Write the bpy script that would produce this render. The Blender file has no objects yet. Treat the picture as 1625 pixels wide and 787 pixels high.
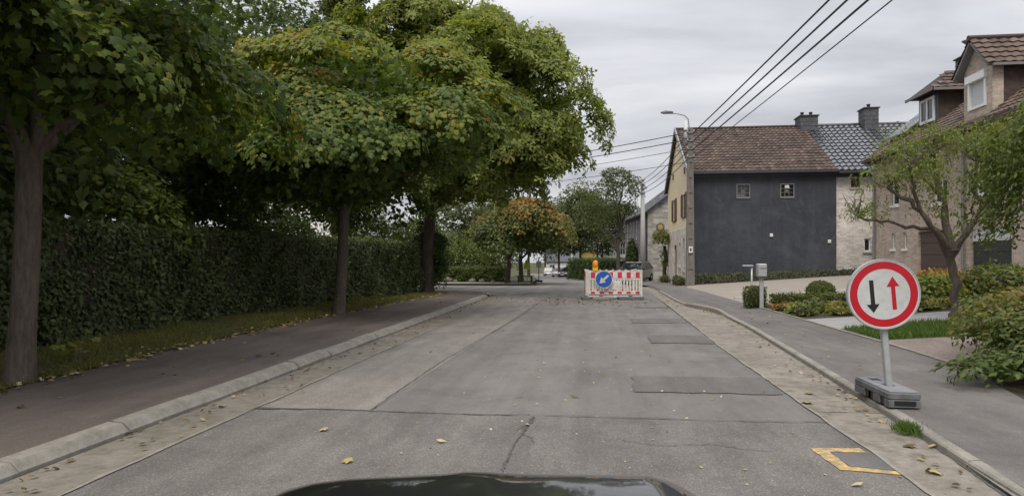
import bpy, math, random
import numpy as np
from mathutils import Vector, Matrix

# ------------------------------------------------------------------ camera, sky, sun, exposure
S = bpy.context.scene
COL = S.collection
RNG = np.random.default_rng(7)
random.seed(7)
R = math.radians
YAW = R(7.0)
CAMH = 1.4

cam_d = bpy.data.cameras.new("camera")
cam_d.sensor_fit = 'HORIZONTAL'
cam_d.sensor_width = 36.0
cam_d.lens = 36.0 * 1015.0 / 1625.0
cam_d.shift_y = 16.5 / 1625.0
cam_d.clip_start = 0.05
cam_d.clip_end = 2000
cam = bpy.data.objects.new("camera", cam_d)
cam.location = (0, 0, CAMH)
cam.rotation_euler = (R(90), 0, YAW)
COL.objects.link(cam)
S.camera = cam

SUN_EL, SUN_AZ = R(56), R(190)      # azimuth clockwise from +Y
w = bpy.data.worlds.new("World")
S.world = w
w.use_nodes = True
nt = w.node_tree
nt.nodes.clear()
def wn(t, **k):
    n = nt.nodes.new(t)
    for a, b in k.items():
        setattr(n, a, b)
    return n
def wmath(op, a, b=None, c=None):
    n = wn('ShaderNodeMath', operation=op)
    for i, q in enumerate((a, b, c)):
        if q is None: continue
        if isinstance(q, (int, float)): n.inputs[i].default_value = q
        else: nt.links.new(q, n.inputs[i])
    return n.outputs[0]
out = wn('ShaderNodeOutputWorld'); bg = wn('ShaderNodeBackground')
bg.inputs['Strength'].default_value = 0.1
sky = wn('ShaderNodeTexSky', sky_type='NISHITA', sun_disc=False)
sky.sun_elevation = SUN_EL; sky.sun_rotation = SUN_AZ
tc = wn('ShaderNodeTexCoord'); sep = wn('ShaderNodeSeparateXYZ')
nt.links.new(tc.outputs['Generated'], sep.inputs[0])
zz = wmath('MAXIMUM', sep.outputs[2], 0.0)
den = wmath('ADD', zz, 0.16)
comb = wn('ShaderNodeCombineXYZ')
nt.links.new(wmath('DIVIDE', sep.outputs[0], den), comb.inputs[0])
nt.links.new(wmath('MULTIPLY', wmath('DIVIDE', sep.outputs[1], den), 1.5), comb.inputs[1])
n1 = wn('ShaderNodeTexNoise'); n1.inputs['Scale'].default_value = 0.8; n1.inputs['Detail'].default_value = 7; n1.inputs['Roughness'].default_value = 0.52; n1.inputs['Distortion'].default_value = 0.4
nt.links.new(comb.outputs[0], n1.inputs['Vector'])
rp = wn('ShaderNodeValToRGB')
rp.color_ramp.elements[0].position = 0.36; rp.color_ramp.elements[0].color = (2.75, 2.83, 3.08, 1)
rp.color_ramp.elements[1].position = 0.64; rp.color_ramp.elements[1].color = (4.7, 4.76, 4.98, 1)
nt.links.new(n1.outputs[0], rp.inputs[0])
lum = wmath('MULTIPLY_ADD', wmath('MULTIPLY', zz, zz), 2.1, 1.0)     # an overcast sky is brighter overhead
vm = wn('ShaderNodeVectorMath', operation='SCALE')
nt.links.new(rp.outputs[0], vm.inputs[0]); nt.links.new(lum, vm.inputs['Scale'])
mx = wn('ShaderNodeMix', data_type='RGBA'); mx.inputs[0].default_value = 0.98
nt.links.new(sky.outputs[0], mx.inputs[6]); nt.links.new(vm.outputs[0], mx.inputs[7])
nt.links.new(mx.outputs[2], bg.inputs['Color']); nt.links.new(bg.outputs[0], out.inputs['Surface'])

sun_d = bpy.data.lights.new("sun", 'SUN')
sun_d.energy = 1.5; sun_d.angle = R(30); sun_d.color = (1.0, 0.93, 0.82)
sun = bpy.data.objects.new("sun", sun_d)
sdir = Vector((math.sin(SUN_AZ) * math.cos(SUN_EL), math.cos(SUN_AZ) * math.cos(SUN_EL), math.sin(SUN_EL)))
sun.rotation_euler = sdir.to_track_quat('Z', 'Y').to_euler()
sun.location = (0, 0, 30)
COL.objects.link(sun)
S.view_settings.view_transform = 'Standard'
S.view_settings.look = 'None'
S.view_settings.exposure = 0.72
S.view_settings.gamma = 1.0
S.render.engine = 'CYCLES'
S.cycles.max_bounces = 9
S.cycles.diffuse_bounces = 5
S.cycles.transmission_bounces = 6
S.cycles.use_denoising = True

# ------------------------------------------------------------------ helpers
def tag(o, label=None, cat=None, group=None, kind=None):
    if label: o['label'] = label
    if cat: o['category'] = cat
    if group: o['group'] = group
    if kind: o['kind'] = kind
    return o

def thing(name, label, cat, loc=(0, 0, 0), rz=0.0, group=None):
    o = bpy.data.objects.new(name, None)
    o.empty_display_size = 0.2
    o.location = loc
    o.rotation_euler = (0, 0, rz)
    COL.objects.link(o)
    return tag(o, label, cat, group)

def link(name, me, parent=None, loc=None):
    o = bpy.data.objects.new(name, me)
    COL.objects.link(o)
    if parent: o.parent = parent
    if loc: o.location = loc
    return o

def copy_tree(o, parent=None):
    c = o.copy(); COL.objects.link(c); c.parent = parent
    for ch in list(o.children): copy_tree(ch, c)
    return c

class MB:
    def __init__(self): self.v = []; self.f = []
    def add(self, vs, fs):
        b = len(self.v)
        self.v += [tuple(p) for p in vs]
        self.f += [tuple(i + b for i in q) for q in fs]
        return self
    def box(self, x0, x1, y0, y1, z0, z1, bev=0.0):
        if bev <= 0:
            vs = [(x, y, z) for z in (z0, z1) for y in (y0, y1) for x in (x0, x1)]
            return self.add(vs, [(0, 2, 3, 1), (4, 5, 7, 6), (0, 1, 5, 4), (2, 6, 7, 3), (0, 4, 6, 2), (1, 3, 7, 5)])
        b = min(bev, (x1 - x0) * .45, (y1 - y0) * .45, (z1 - z0) * .45)
        rings = []
        for z, i in ((z0, b), (z0 + b, 0), (z1 - b, 0), (z1, b)):
            X0, X1, Y0, Y1 = x0 + i, x1 - i, y0 + i, y1 - i
            c = b if i == 0 else b * .5
            rings.append([(X0 + c, Y0, z), (X1 - c, Y0, z), (X1, Y0 + c, z), (X1, Y1 - c, z), (X1 - c, Y1, z), (X0 + c, Y1, z), (X0, Y1 - c, z), (X0, Y0 + c, z)])
        vs = [p for r in rings for p in r]
        fs = [tuple(range(7, -1, -1)), tuple(range(24, 32))]
        for k in range(3):
            for j in range(8):
                fs.append((k * 8 + j, k * 8 + (j + 1) % 8, k * 8 + 8 + (j + 1) % 8, k * 8 + 8 + j))
        return self.add(vs, fs)
    def prism(self, poly, z0, z1, axis='z'):
        """extrude a 2-D polygon (counter-clockwise) along an axis"""
        n = len(poly)
        def P(a, b, c):
            return {'z': (a, b, c), 'y': (a, c, b), 'x': (c, a, b)}[axis]
        vs = [P(a, b, z0) for a, b in poly] + [P(a, b, z1) for a, b in poly]
        fs = [tuple(range(n - 1, -1, -1)), tuple(range(n, 2 * n))]
        for i in range(n): fs.append((i, (i + 1) % n, n + (i + 1) % n, n + i))
        return self.add(vs, fs)
    def quad(self, a, b, c, d): return self.add([a, b, c, d], [(0, 1, 2, 3)])
    def tube(self, pts, rad, sides=8, cap=True):
        pts = [Vector(p) for p in pts]
        if not hasattr(rad, '__len__'): rad = [rad] * len(pts)
        vs, fs = [], []
        ref = None
        for i, p in enumerate(pts):
            d = (pts[min(i + 1, len(pts) - 1)] - pts[max(i - 1, 0)]).normalized()
            if ref is None:
                ref = d.orthogonal().normalized()
            ref = (ref - d * ref.dot(d))
            ref = ref.normalized() if ref.length > 1e-6 else d.orthogonal().normalized()
            bi = d.cross(ref)
            for k in range(sides):
                a = 2 * math.pi * k / sides
                vs.append(p + (ref * math.cos(a) + bi * math.sin(a)) * rad[i])
        for i in range(len(pts) - 1):
            for k in range(sides):
                fs.append((i * sides + k, i * sides + (k + 1) % sides, (i + 1) * sides + (k + 1) % sides, (i + 1) * sides + k))
        if cap:
            fs.append(tuple(range(sides - 1, -1, -1)))
            fs.append(tuple(range((len(pts) - 1) * sides, len(pts) * sides)))
        return self.add(vs, fs)
    def lathe(self, prof, sides=16, center=(0, 0, 0)):
        cx, cy, cz = center
        vs, fs = [], []
        for r, z in prof:
            for k in range(sides):
                a = 2 * math.pi * k / sides
                vs.append((cx + r * math.cos(a), cy + r * math.sin(a), cz + z))
        n = len(prof)
        for i in range(n - 1):
            for k in range(sides):
                fs.append((i * sides + k, i * sides + (k + 1) % sides, (i + 1) * sides + (k + 1) % sides, (i + 1) * sides + k))
        fs.append(tuple(range(sides - 1, -1, -1))); fs.append(tuple(range((n - 1) * sides, n * sides)))
        return self.add(vs, fs)
    def xf(self, M):
        self.v = [tuple(M @ Vector(p)) for p in self.v]
        return self
    def mesh(self, name, mat, smooth=False):
        me = bpy.data.meshes.new(name)
        me.from_pydata(self.v, [], self.f)
        me.validate(); me.update()
        if mat: me.materials.append(mat)
        if smooth: me.polygons.foreach_set('use_smooth', [True] * len(me.polygons))
        return me
    def build(self, name, mat, parent=None, loc=None, smooth=False):
        return link(name, self.mesh(name, mat, smooth), parent, loc)

def smoothed(o, angle=40):
    """smooth shading that keeps hard edges"""
    me = o.data
    me.polygons.foreach_set('use_smooth', [True] * len(me.polygons))
    try: me.set_sharp_from_angle(angle=R(angle))
    except Exception: pass
    return o

# ---- materials
class NT:
    def __init__(self, name):
        self.m = bpy.data.materials.new(name); self.m.use_nodes = True
        self.t = self.m.node_tree; self.t.nodes.clear()
        self.out = self.n('ShaderNodeOutputMaterial')
    def n(self, t, **k):
        n = self.t.nodes.new(t)
        for a, b in k.items(): setattr(n, a, b)
        return n
    def set(self, sock, v):
        if v is None: return
        if isinstance(v, (int, float)):
            sock.default_value = v
        elif isinstance(v, (tuple, list)):
            sock.default_value = tuple(v) + ((1,) if len(v) == 3 and sock.type == 'RGBA' else ())
        else: self.t.links.new(v, sock)
    def math(self, op, a, b=None, c=None):
        n = self.n('ShaderNodeMath', operation=op)
        for i, q in enumerate((a, b, c)): self.set(n.inputs[i], q)
        return n.outputs[0]
    def mix(self, f, a, b, mode='MIX'):
        n = self.n('ShaderNodeMix', data_type='RGBA', blend_type=mode)
        self.set(n.inputs[0], f); self.set(n.inputs[6], a); self.set(n.inputs[7], b)
        return n.outputs[2]
    def coord(self, swap=None, scale=None):
        c = self.n('ShaderNodeTexCoord').outputs['Object']
        if swap:
            s = self.n('ShaderNodeSeparateXYZ'); self.set(s.inputs[0], c)
            k = self.n('ShaderNodeCombineXYZ')
            for i, a in enumerate(swap): self.set(k.inputs[i], s.outputs['xyz'.index(a)])
            c = k.outputs[0]
        if scale:
            v = self.n('ShaderNodeVectorMath', operation='MULTIPLY')
            self.set(v.inputs[0], c); v.inputs[1].default_value = scale; c = v.outputs[0]
        return c
    def noise(self, scale, detail=4, rough=.55, vec=None, dist=0):
        n = self.n('ShaderNodeTexNoise')
        n.inputs['Scale'].default_value = scale; n.inputs['Detail'].default_value = detail
        n.inputs['Roughness'].default_value = rough; n.inputs['Distortion'].default_value = dist
        self.set(n.inputs['Vector'], vec if vec is not None else self.coord())
        return n.outputs[0]
    def ramp(self, f, *stops):
        n = self.n('ShaderNodeValToRGB')
        e = n.color_ramp.elements
        while len(e) < len(stops): e.new(0.5)
        for i, (p, c) in enumerate(stops):
            e[i].position = p
            e[i].color = (c, c, c, 1) if isinstance(c, (int, float)) else tuple(c) + (1,)
        self.set(n.inputs[0], f)
        return n.outputs[0]
    def bump(self, h, strength=.4, dist=.01, normal=None):
        n = self.n('ShaderNodeBump'); n.inputs['Strength'].default_value = strength; n.inputs['Distance'].default_value = dist
        self.set(n.inputs['Height'], h)
        if normal is not None: self.set(n.inputs['Normal'], normal)
        return n.outputs[0]
    def princ(self, col, rough=.7, bump=None, metal=0.0, spec=None, coat=None, trans=None):
        b = self.n('ShaderNodeBsdfPrincipled')
        self.set(b.inputs['Base Color'], col); self.set(b.inputs['Roughness'], rough); self.set(b.inputs['Metallic'], metal)
        if spec is not None: b.inputs['Specular IOR Level'].default_value = spec
        if coat is not None: b.inputs['Coat Weight'].default_value = coat; b.inputs['Coat Roughness'].default_value = .04
        if bump is not None: self.set(b.inputs['Normal'], bump)
        self.t.links.new(b.outputs[0], self.out.inputs['Surface'])
        return self.m

def m_rough(name, c1, c2, scale=6, rough=.8, bs=.3, bscale=60, bd=.004, spec=.3, metal=0):
    t = NT(name)
    f = t.noise(scale, 6, .6)
    col = t.ramp(f, (.32, c1), (.68, c2))
    fine = t.noise(bscale, 3, .6)
    col = t.mix(.25, col, t.ramp(fine, (.3, .45), (.7, .95)), 'MULTIPLY') if bs > 0 else col
    return t.princ(col, rough, t.bump(fine, bs, bd) if bs > 0 else None, metal, spec)

def m_asphalt(name, base, var=.25, speck=.5, rough=.85, wear=1.0):
    t = NT(name)
    big = t.noise(.55, 5, .6)
    mid = t.noise(3.2, 6, .65, t.coord(scale=(1.0, .35, 1)))
    fine = t.noise(170, 2, .7)
    grit = t.n('ShaderNodeTexVoronoi'); grit.inputs['Scale'].default_value = 130; t.set(grit.inputs['Vector'], t.coord())
    lo = tuple(c * (1 - var) for c in base); hi = tuple(c * (1 + var) for c in base)
    col = t.ramp(t.math('MULTIPLY_ADD', mid, .6, t.math('MULTIPLY', big, .4)), (.34, lo), (.66, hi))
    sp = t.ramp(grit.outputs['Color'], (.55, .62), (.95, 1.45))
    col = t.mix(speck, col, sp, 'MULTIPLY')
    streak = t.noise(1.0, 5, .6, t.coord(scale=(2.2, .05, 1)))
    col = t.mix(.8, col, t.ramp(streak, (.30, .80), (.70, 1.2)), 'MULTIPLY')
    blot = t.noise(.9, 8, .72, t.coord(scale=(1, .8, 1)), .8)
    col = t.mix(.8 * min(1, wear), col, t.ramp(blot, (.34, .78), (.50, 1.0), (.68, 1.18)), 'MULTIPLY')
    stain = t.noise(1.1, 7, .7, t.coord(scale=(1.3, .6, 1)), 1.2)
    col = t.mix(t.math('MULTIPLY', t.ramp(stain, (.60, 0.0), (.78, 1.0)), .45 * wear), col, tuple(c * .55 for c in base))
    white = t.noise(24, 2, .5)
    col = t.mix(t.math('MULTIPLY', t.ramp(white, (.735, 0.0), (.76, 1.0)), .5 * wear), col, tuple(min(1, c * 2.2) for c in base))
    h = t.math('ADD', grit.outputs['Distance'], fine)
    return t.princ(col, rough, t.bump(h, .5, .004), spec=.25)

def m_concrete(name, base, var=.22, moss=.0):
    t = NT(name)
    a = t.noise(1.6, 6, .65); b = t.noise(14, 5, .65); fine = t.noise(120, 3, .6)
    col = t.ramp(t.math('MULTIPLY_ADD', a, .55, t.math('MULTIPLY', b, .45)), (.33, tuple(c * (1 - var) for c in base)), (.66, tuple(c * (1 + var) for c in base)))
    col = t.mix(.35, col, t.ramp(fine, (.3, .6), (.7, 1.25)), 'MULTIPLY')
    if moss:
        k = t.noise(5, 6, .7)
        col = t.mix(t.math('MULTIPLY', t.ramp(k, (.48, 0.0), (.66, 1.0)), moss), col, (.075, .07, .045))
    return t.princ(col, .88, t.bump(t.math('ADD', fine, b), .45, .004), spec=.25)

def m_plain(name, c, rough=.5, metal=0, spec=.5, coat=None, var=.12, bs=.0):
    t = NT(name)
    f = t.noise(9, 5, .6)
    col = t.ramp(f, (.3, tuple(x * (1 - var) for x in c)), (.7, tuple(min(1, x * (1 + var)) for x in c)))
    r = t.math('MULTIPLY_ADD', t.noise(22, 4), .2, rough - .1)
    return t.princ(col, r, t.bump(t.noise(80, 3), bs, .003) if bs else None, metal, spec, coat)

def m_glass_dark(name, c=(.02, .025, .03), rough=.06):
    t = NT(name)
    return t.princ(t.ramp(t.noise(2, 2), (.3, tuple(x * .6 for x in c)), (.7, c)), rough, t.bump(t.noise(1.5, 2), .06, .02), spec=.6)

def m_leaf(name, stops, trans=.35, rough=.45, spec=.35):
    t = NT(name)
    a = t.n('ShaderNodeAttribute', attribute_name='tint')
    col = t.ramp(a.outputs['Fac'], *stops)
    vein = t.noise(60, 2)
    col = t.mix(.3, col, t.ramp(vein, (.3, .65), (.7, 1.15)), 'MULTIPLY')
    b = t.n('ShaderNodeBsdfPrincipled')
    t.set(b.inputs['Base Color'], col); b.inputs['Roughness'].default_value = rough; b.inputs['Specular IOR Level'].default_value = spec
    tr = t.n('ShaderNodeBsdfTranslucent')
    t.set(tr.inputs['Color'], t.mix(1.0, col, (1.25, 1.25, .6), 'MULTIPLY'))
    m = t.n('ShaderNodeMixShader'); m.inputs[0].default_value = trans
    t.t.links.new(b.outputs[0], m.inputs[1]); t.t.links.new(tr.outputs[0], m.inputs[2])
    t.t.links.new(m.outputs[0], t.out.inputs['Surface'])
    return t.m

def m_brick(name, axes, c1, c2, mortar, bw=.21, bh=.075, stone=False, squash=1.0):
    t = NT(name)
    vec = t.coord(swap=axes + 'x' if len(axes) == 2 else axes)
    if stone:
        nz = t.n('ShaderNodeTexNoise'); nz.inputs['Scale'].default_value = 1.8; t.set(nz.inputs['Vector'], vec)
        v = t.n('ShaderNodeVectorMath', operation='SCALE'); t.set(v.inputs[0], nz.outputs['Color']); v.inputs['Scale'].default_value = .14
        a = t.n('ShaderNodeVectorMath', operation='ADD'); t.set(a.inputs[0], vec); t.set(a.inputs[1], v.outputs[0]); vec = a.outputs[0]
    b = t.n('ShaderNodeTexBrick')
    t.set(b.inputs['Vector'], vec)
    b.inputs['Scale'].default_value = 1; b.inputs['Brick Width'].default_value = bw; b.inputs['Row Height'].default_value = bh
    b.inputs['Mortar Size'].default_value = .008 if not stone else .014; b.inputs['Mortar Smooth'].default_value = .3
    b.inputs['Bias'].default_value = 0
    t.set(b.inputs['Color1'], c1); t.set(b.inputs['Color2'], c2); t.set(b.inputs['Mortar'], mortar)
    if stone: b.squash = .7; b.squash_frequency = 3; b.offset = .37
    col = t.mix(.5, b.outputs['Color'], t.ramp(t.noise(1.3, 6, .65), (.3, .6), (.7, 1.3)), 'MULTIPLY')
    col = t.mix(.4, col, t.ramp(t.noise(26, 4, .6), (.3, .6), (.7, 1.35)), 'MULTIPLY')
    h = t.math('ADD', t.math('MULTIPLY', b.outputs['Fac'], -1.0), t.math('MULTIPLY', t.noise(40, 3), .5))
    return t.princ(col, .88, t.bump(h, .7, .012), spec=.2)

M = {}
M['road'] = m_asphalt('road_asphalt', (.168, .155, .144), .16, .35)
M['road_old'] = m_asphalt('worn_asphalt', (.218, .200, .178), .2, .6, wear=1.3)
M['road_front'] = m_asphalt('coarse_asphalt', (.172, .158, .145), .24, .75, wear=1.4)
M['road_patch'] = m_asphalt('patch_asphalt', (.135, .126, .120), .14, .4)
M['pave_red'] = m_asphalt('reddish_asphalt', (.132, .108, .095), .18, .45)
M['pave_grey'] = m_asphalt('pavement_asphalt', (.147, .134, .126), .18, .4)
M['crack'] = m_rough('tar_crack', (.075, .07, .064), (.12, .115, .105), 20, .9)
M['kerb'] = m_concrete('kerb_concrete', (.245, .228, .198), .24, .35)
M['gutter'] = m_concrete('gutter_concrete', (.19, .170, .142), .3, .5)
M['gutter_r'] = m_concrete('gutter_concrete_pale', (.212, .188, .160), .34, .55)
M['drive'] = m_concrete('driveway_concrete', (.27, .24, .205), .16, .08)
M['edging'] = m_concrete('pale_edging', (.47, .45, .41), .12, .05)
M['slab'] = m_concrete('path_slabs', (.27, .265, .26), .16, .1)
M['gravel'] = m_asphalt('pinkish_gravel', (.25, .205, .18), .25, .9, wear=.5)
M['soil'] = m_rough('soil', (.035, .028, .02), (.075, .06, .042), 5, .95, .8, 30, .03)
M['turf'] = m_rough('turf', (.035, .042, .016), (.085, .085, .035), 4, .95, .8, 60, .02)
M['crack_soft'] = m_rough('fine_crack', (.06, .056, .05), (.15, .14, .128), 30, .95)
M['yellow'] = None
M['bark'] = None
t = NT('yellow_paint')
k = t.noise(16, 6, .7)
M['yellow'] = t.princ(t.mix(t.ramp(k, (.36, 0.0), (.58, .95)), (.58, .37, .10), (.23, .20, .15)), .75, t.bump(t.noise(150, 2), .4, .003), spec=.3)
def m_bark(name, a, b):
    t = NT(name)
    v = t.coord(scale=(1, 1, .22))
    n = t.noise(22, 6, .7, v); p = t.noise(3, 4)
    col = t.mix(.5, t.ramp(n, (.3, a), (.7, b)), t.ramp(p, (.3, .6), (.7, 1.2)), 'MULTIPLY')
    return t.princ(col, .9, t.bump(n, .8, .03), spec=.15)
M['bark'] = m_bark('bark', (.075, .06, .047), (.17, .14, .115))
M['rock'] = m_concrete('rock', (.17, .15, .125), .3, .4)
M['bark_dark'] = m_bark('dark_bark', (.045, .036, .029), (.11, .092, .075))
M['twig'] = m_bark('twig_bark', (.10, .085, .07), (.22, .19, .16))

# ------------------------------------------------------------------ ground heights (road frame: +Y runs along the street)
def g0(y):
    t = min(max(0.0, y - 26.0), 130.0)
    return -0.0215 * t * t / (t + 6.0)
def gr(x, y):
    f = min(1.0, max(0.0, (62.0 - y) / 15.0))
    return g0(y) + .1 + .07 * min(max(x - 4.5, 0.0), 10.0) * f
def cx(y):
    t = max(0.0, y - 40.0)
    return -0.55 - 0.115 * t * t / (t + 7.0)

def strip(name, mat, ys, xl, xr, zf, nx=1, parent=None, kind='structure'):
    mb = MB(); vs = []; fs = []
    for y in ys:
        a, b = xl(y), xr(y)
        for i in range(nx + 1):
            x = a + (b - a) * i / nx
            vs.append((x, y, zf(x, y)))
    n = nx + 1
    for j in range(len(ys) - 1):
        for i in range(nx): fs.append((j * n + i, j * n + i + 1, (j + 1) * n + i + 1, (j + 1) * n + i))
    o = mb.add(vs, fs).build(name, mat, parent)
    if kind: o['kind'] = kind
    return o
def lin(*pts):
    xs = [p[0] for p in pts]; vs = [p[1] for p in pts]
    return lambda y: float(np.interp(y, xs, vs))
def steps(a, b, d): return list(np.linspace(a, b, max(2, int(abs(b - a) / d) + 1)))
def flat(name, mat, poly, z, kind='structure'):
    o = MB().add([(x, y, z) for x, y in poly], [tuple(range(len(poly)))]).build(name, mat)
    if kind: o['kind'] = kind
    return o

# ------------------------------------------------------------------ leaves
def unit(a): return a / np.maximum(np.linalg.norm(a, axis=-1, keepdims=True), 1e-9)
MAPLE = (np.array([(0, 0, 0), (.42, .06, -.06), (.33, .31, -.02), (.53, .6, -.13), (.27, .67, -.05), (0, 1, -.12), (-.27, .67, -.05), (-.53, .6, -.13), (-.33, .31, -.02), (-.42, .06, -.06), (0, .45, .05)], float),
         [(0, 1, 2), (0, 2, 10), (2, 3, 4), (2, 4, 10), (10, 4, 5), (10, 5, 6), (6, 7, 8), (6, 8, 10), (0, 10, 8), (0, 8, 9)])
OVAL = (np.array([(0, 0, 0), (.3, .4, -.04), (0, 1, -.1), (-.3, .4, -.04), (0, .45, .05)], float), [(0, 1, 4), (1, 2, 4), (2, 3, 4), (3, 0, 4)])
SIMPLE = (np.array([(0, 0, 0), (.34, .45, -.06), (0, 1, -.08), (-.34, .45, -.06)], float), [(0, 1, 2), (0, 2, 3)])
LONG = (np.array([(0, 0, 0), (.15, .35, -.03), (0, 1, -.16), (-.15, .35, -.03)], float), [(0, 1, 2), (0, 2, 3)])
SPRAY = (np.array([(0, 0, 0), (.16, .3, 0), (0, .62, -.05), (-.1, .28, .03),
                   (.05, .1, 0), (.5, .18, -.04), (.62, .5, -.1), (.22, .36, .02),
                   (-.05, .1, 0), (-.22, .36, .02), (-.62, .5, -.1), (-.5, .18, -.04),
                   (0, .55, -.03), (.2, .75, -.07), (.02, 1.05, -.14), (-.18, .78, -.07)], float),
         [(0, 1, 2, 3), (4, 5, 6, 7), (8, 9, 10, 11), (12, 13, 14, 15)])
NEEDLE = (np.array([(0, 0, 0), (.05, .5, 0), (0, 1, -.03), (-.05, .5, 0)], float), [(0, 1, 2, 3)])
BLADE = (np.array([(-.06, 0, 0), (.06, 0, 0), (.03, .6, .05), (0, 1, .16)], float), [(0, 1, 2), (0, 2, 3)])

def frames(N, D):
    N = unit(N)
    D = D - N * np.sum(D * N, axis=1, keepdims=True)
    D = unit(D)
    X = np.cross(D, N)
    return X, D, N
def leaf_mesh(name, P, N, D, Sz, tint, tpl, mat):
    tv, tf = tpl
    X, Dd, Nn = frames(N, D)
    n, k = len(P), len(tv)
    V = (P[:, None, :] + Sz[:, None, None] * (X[:, None, :] * tv[None, :, 0:1] + Dd[:, None, :] * tv[None, :, 1:2] + Nn[:, None, :] * tv[None, :, 2:3])).reshape(-1, 3)
    ls = np.concatenate([np.array(f) for f in tf]); ln = len(ls)
    L = (np.arange(n)[:, None] * k + ls[None, :]).reshape(-1)
    tot = np.array([len(f) for f in tf])
    T = np.tile(tot, n)
    st = np.concatenate([[0], np.cumsum(T)[:-1]])
    me = bpy.data.meshes.new(name)
    me.vertices.add(len(V)); me.vertices.foreach_set('co', V.astype(np.float32).ravel())
    me.loops.add(len(L)); me.loops.foreach_set('vertex_index', L.astype(np.int32))
    me.polygons.add(len(T)); me.polygons.foreach_set('loop_start', st.astype(np.int32)); me.polygons.foreach_set('loop_total', T.astype(np.int32))
    at = me.attributes.new('tint', 'FLOAT', 'FACE')
    at.data.foreach_set('value', np.repeat(np.clip(tint, 0, 1), len(tf)).astype(np.float32))
    me.update(calc_edges=True)
    me.materials.append(mat)
    return me
def leaves_obj(name, arr, tpl, mat, parent=None, parts=0, near=(0, 0, CAMH), base=(0, 0, 0), kind=None):
    """one mesh of leaves; the `parts` leaves that show largest become objects of their own"""
    P, N, D, Sz, T = arr
    if parts:
        d = np.linalg.norm(P + np.array(base) - np.array(near), axis=1) / Sz
        fwd = (P[:, 0] + base[0]) * -math.sin(YAW) + (P[:, 1] + base[1]) * math.cos(YAW)
        lat = (P[:, 0] + base[0]) * math.cos(YAW) + (P[:, 1] + base[1]) * math.sin(YAW)
        up = P[:, 2] + base[2] - CAMH
        bad = (np.abs(lat) > .78 * fwd) | (up > .39 * fwd) | (fwd < .5)
        d = d + bad * 1e6
        pick = np.argsort(d)[:parts]
        var = []
        for q in range(6):
            tq = np.quantile(T[pick], (q + .5) / 6)
            z = np.zeros((1, 3)); z[0, 2] = 1; y = np.zeros((1, 3)); y[0, 1] = 1
            var.append((tq, leaf_mesh('leaf', np.zeros((1, 3)), z, y, np.ones(1), np.array([tq]), tpl, mat)))
        X, Dd, Nn = frames(N[pick], D[pick])
        for i, p in enumerate(pick):
            me = min(var, key=lambda q: abs(q[0] - T[p]))[1]
            o = link('leaf', me, parent)
            mt = Matrix(((X[i, 0], Dd[i, 0], Nn[i, 0]), (X[i, 1], Dd[i, 1], Nn[i, 1]), (X[i, 2], Dd[i, 2], Nn[i, 2]))) * float(Sz[p])
            o.matrix_local = Matrix.Translation(Vector(P[p])) @ mt.to_4x4()
        keep = np.ones(len(P), bool); keep[pick] = False
        P, N, D, Sz, T = P[keep], N[keep], D[keep], Sz[keep], T[keep]
    o = link(name, leaf_mesh(name, P, N, D, Sz, T, tpl, mat), parent)
    if kind: o['kind'] = kind
    return o

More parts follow.
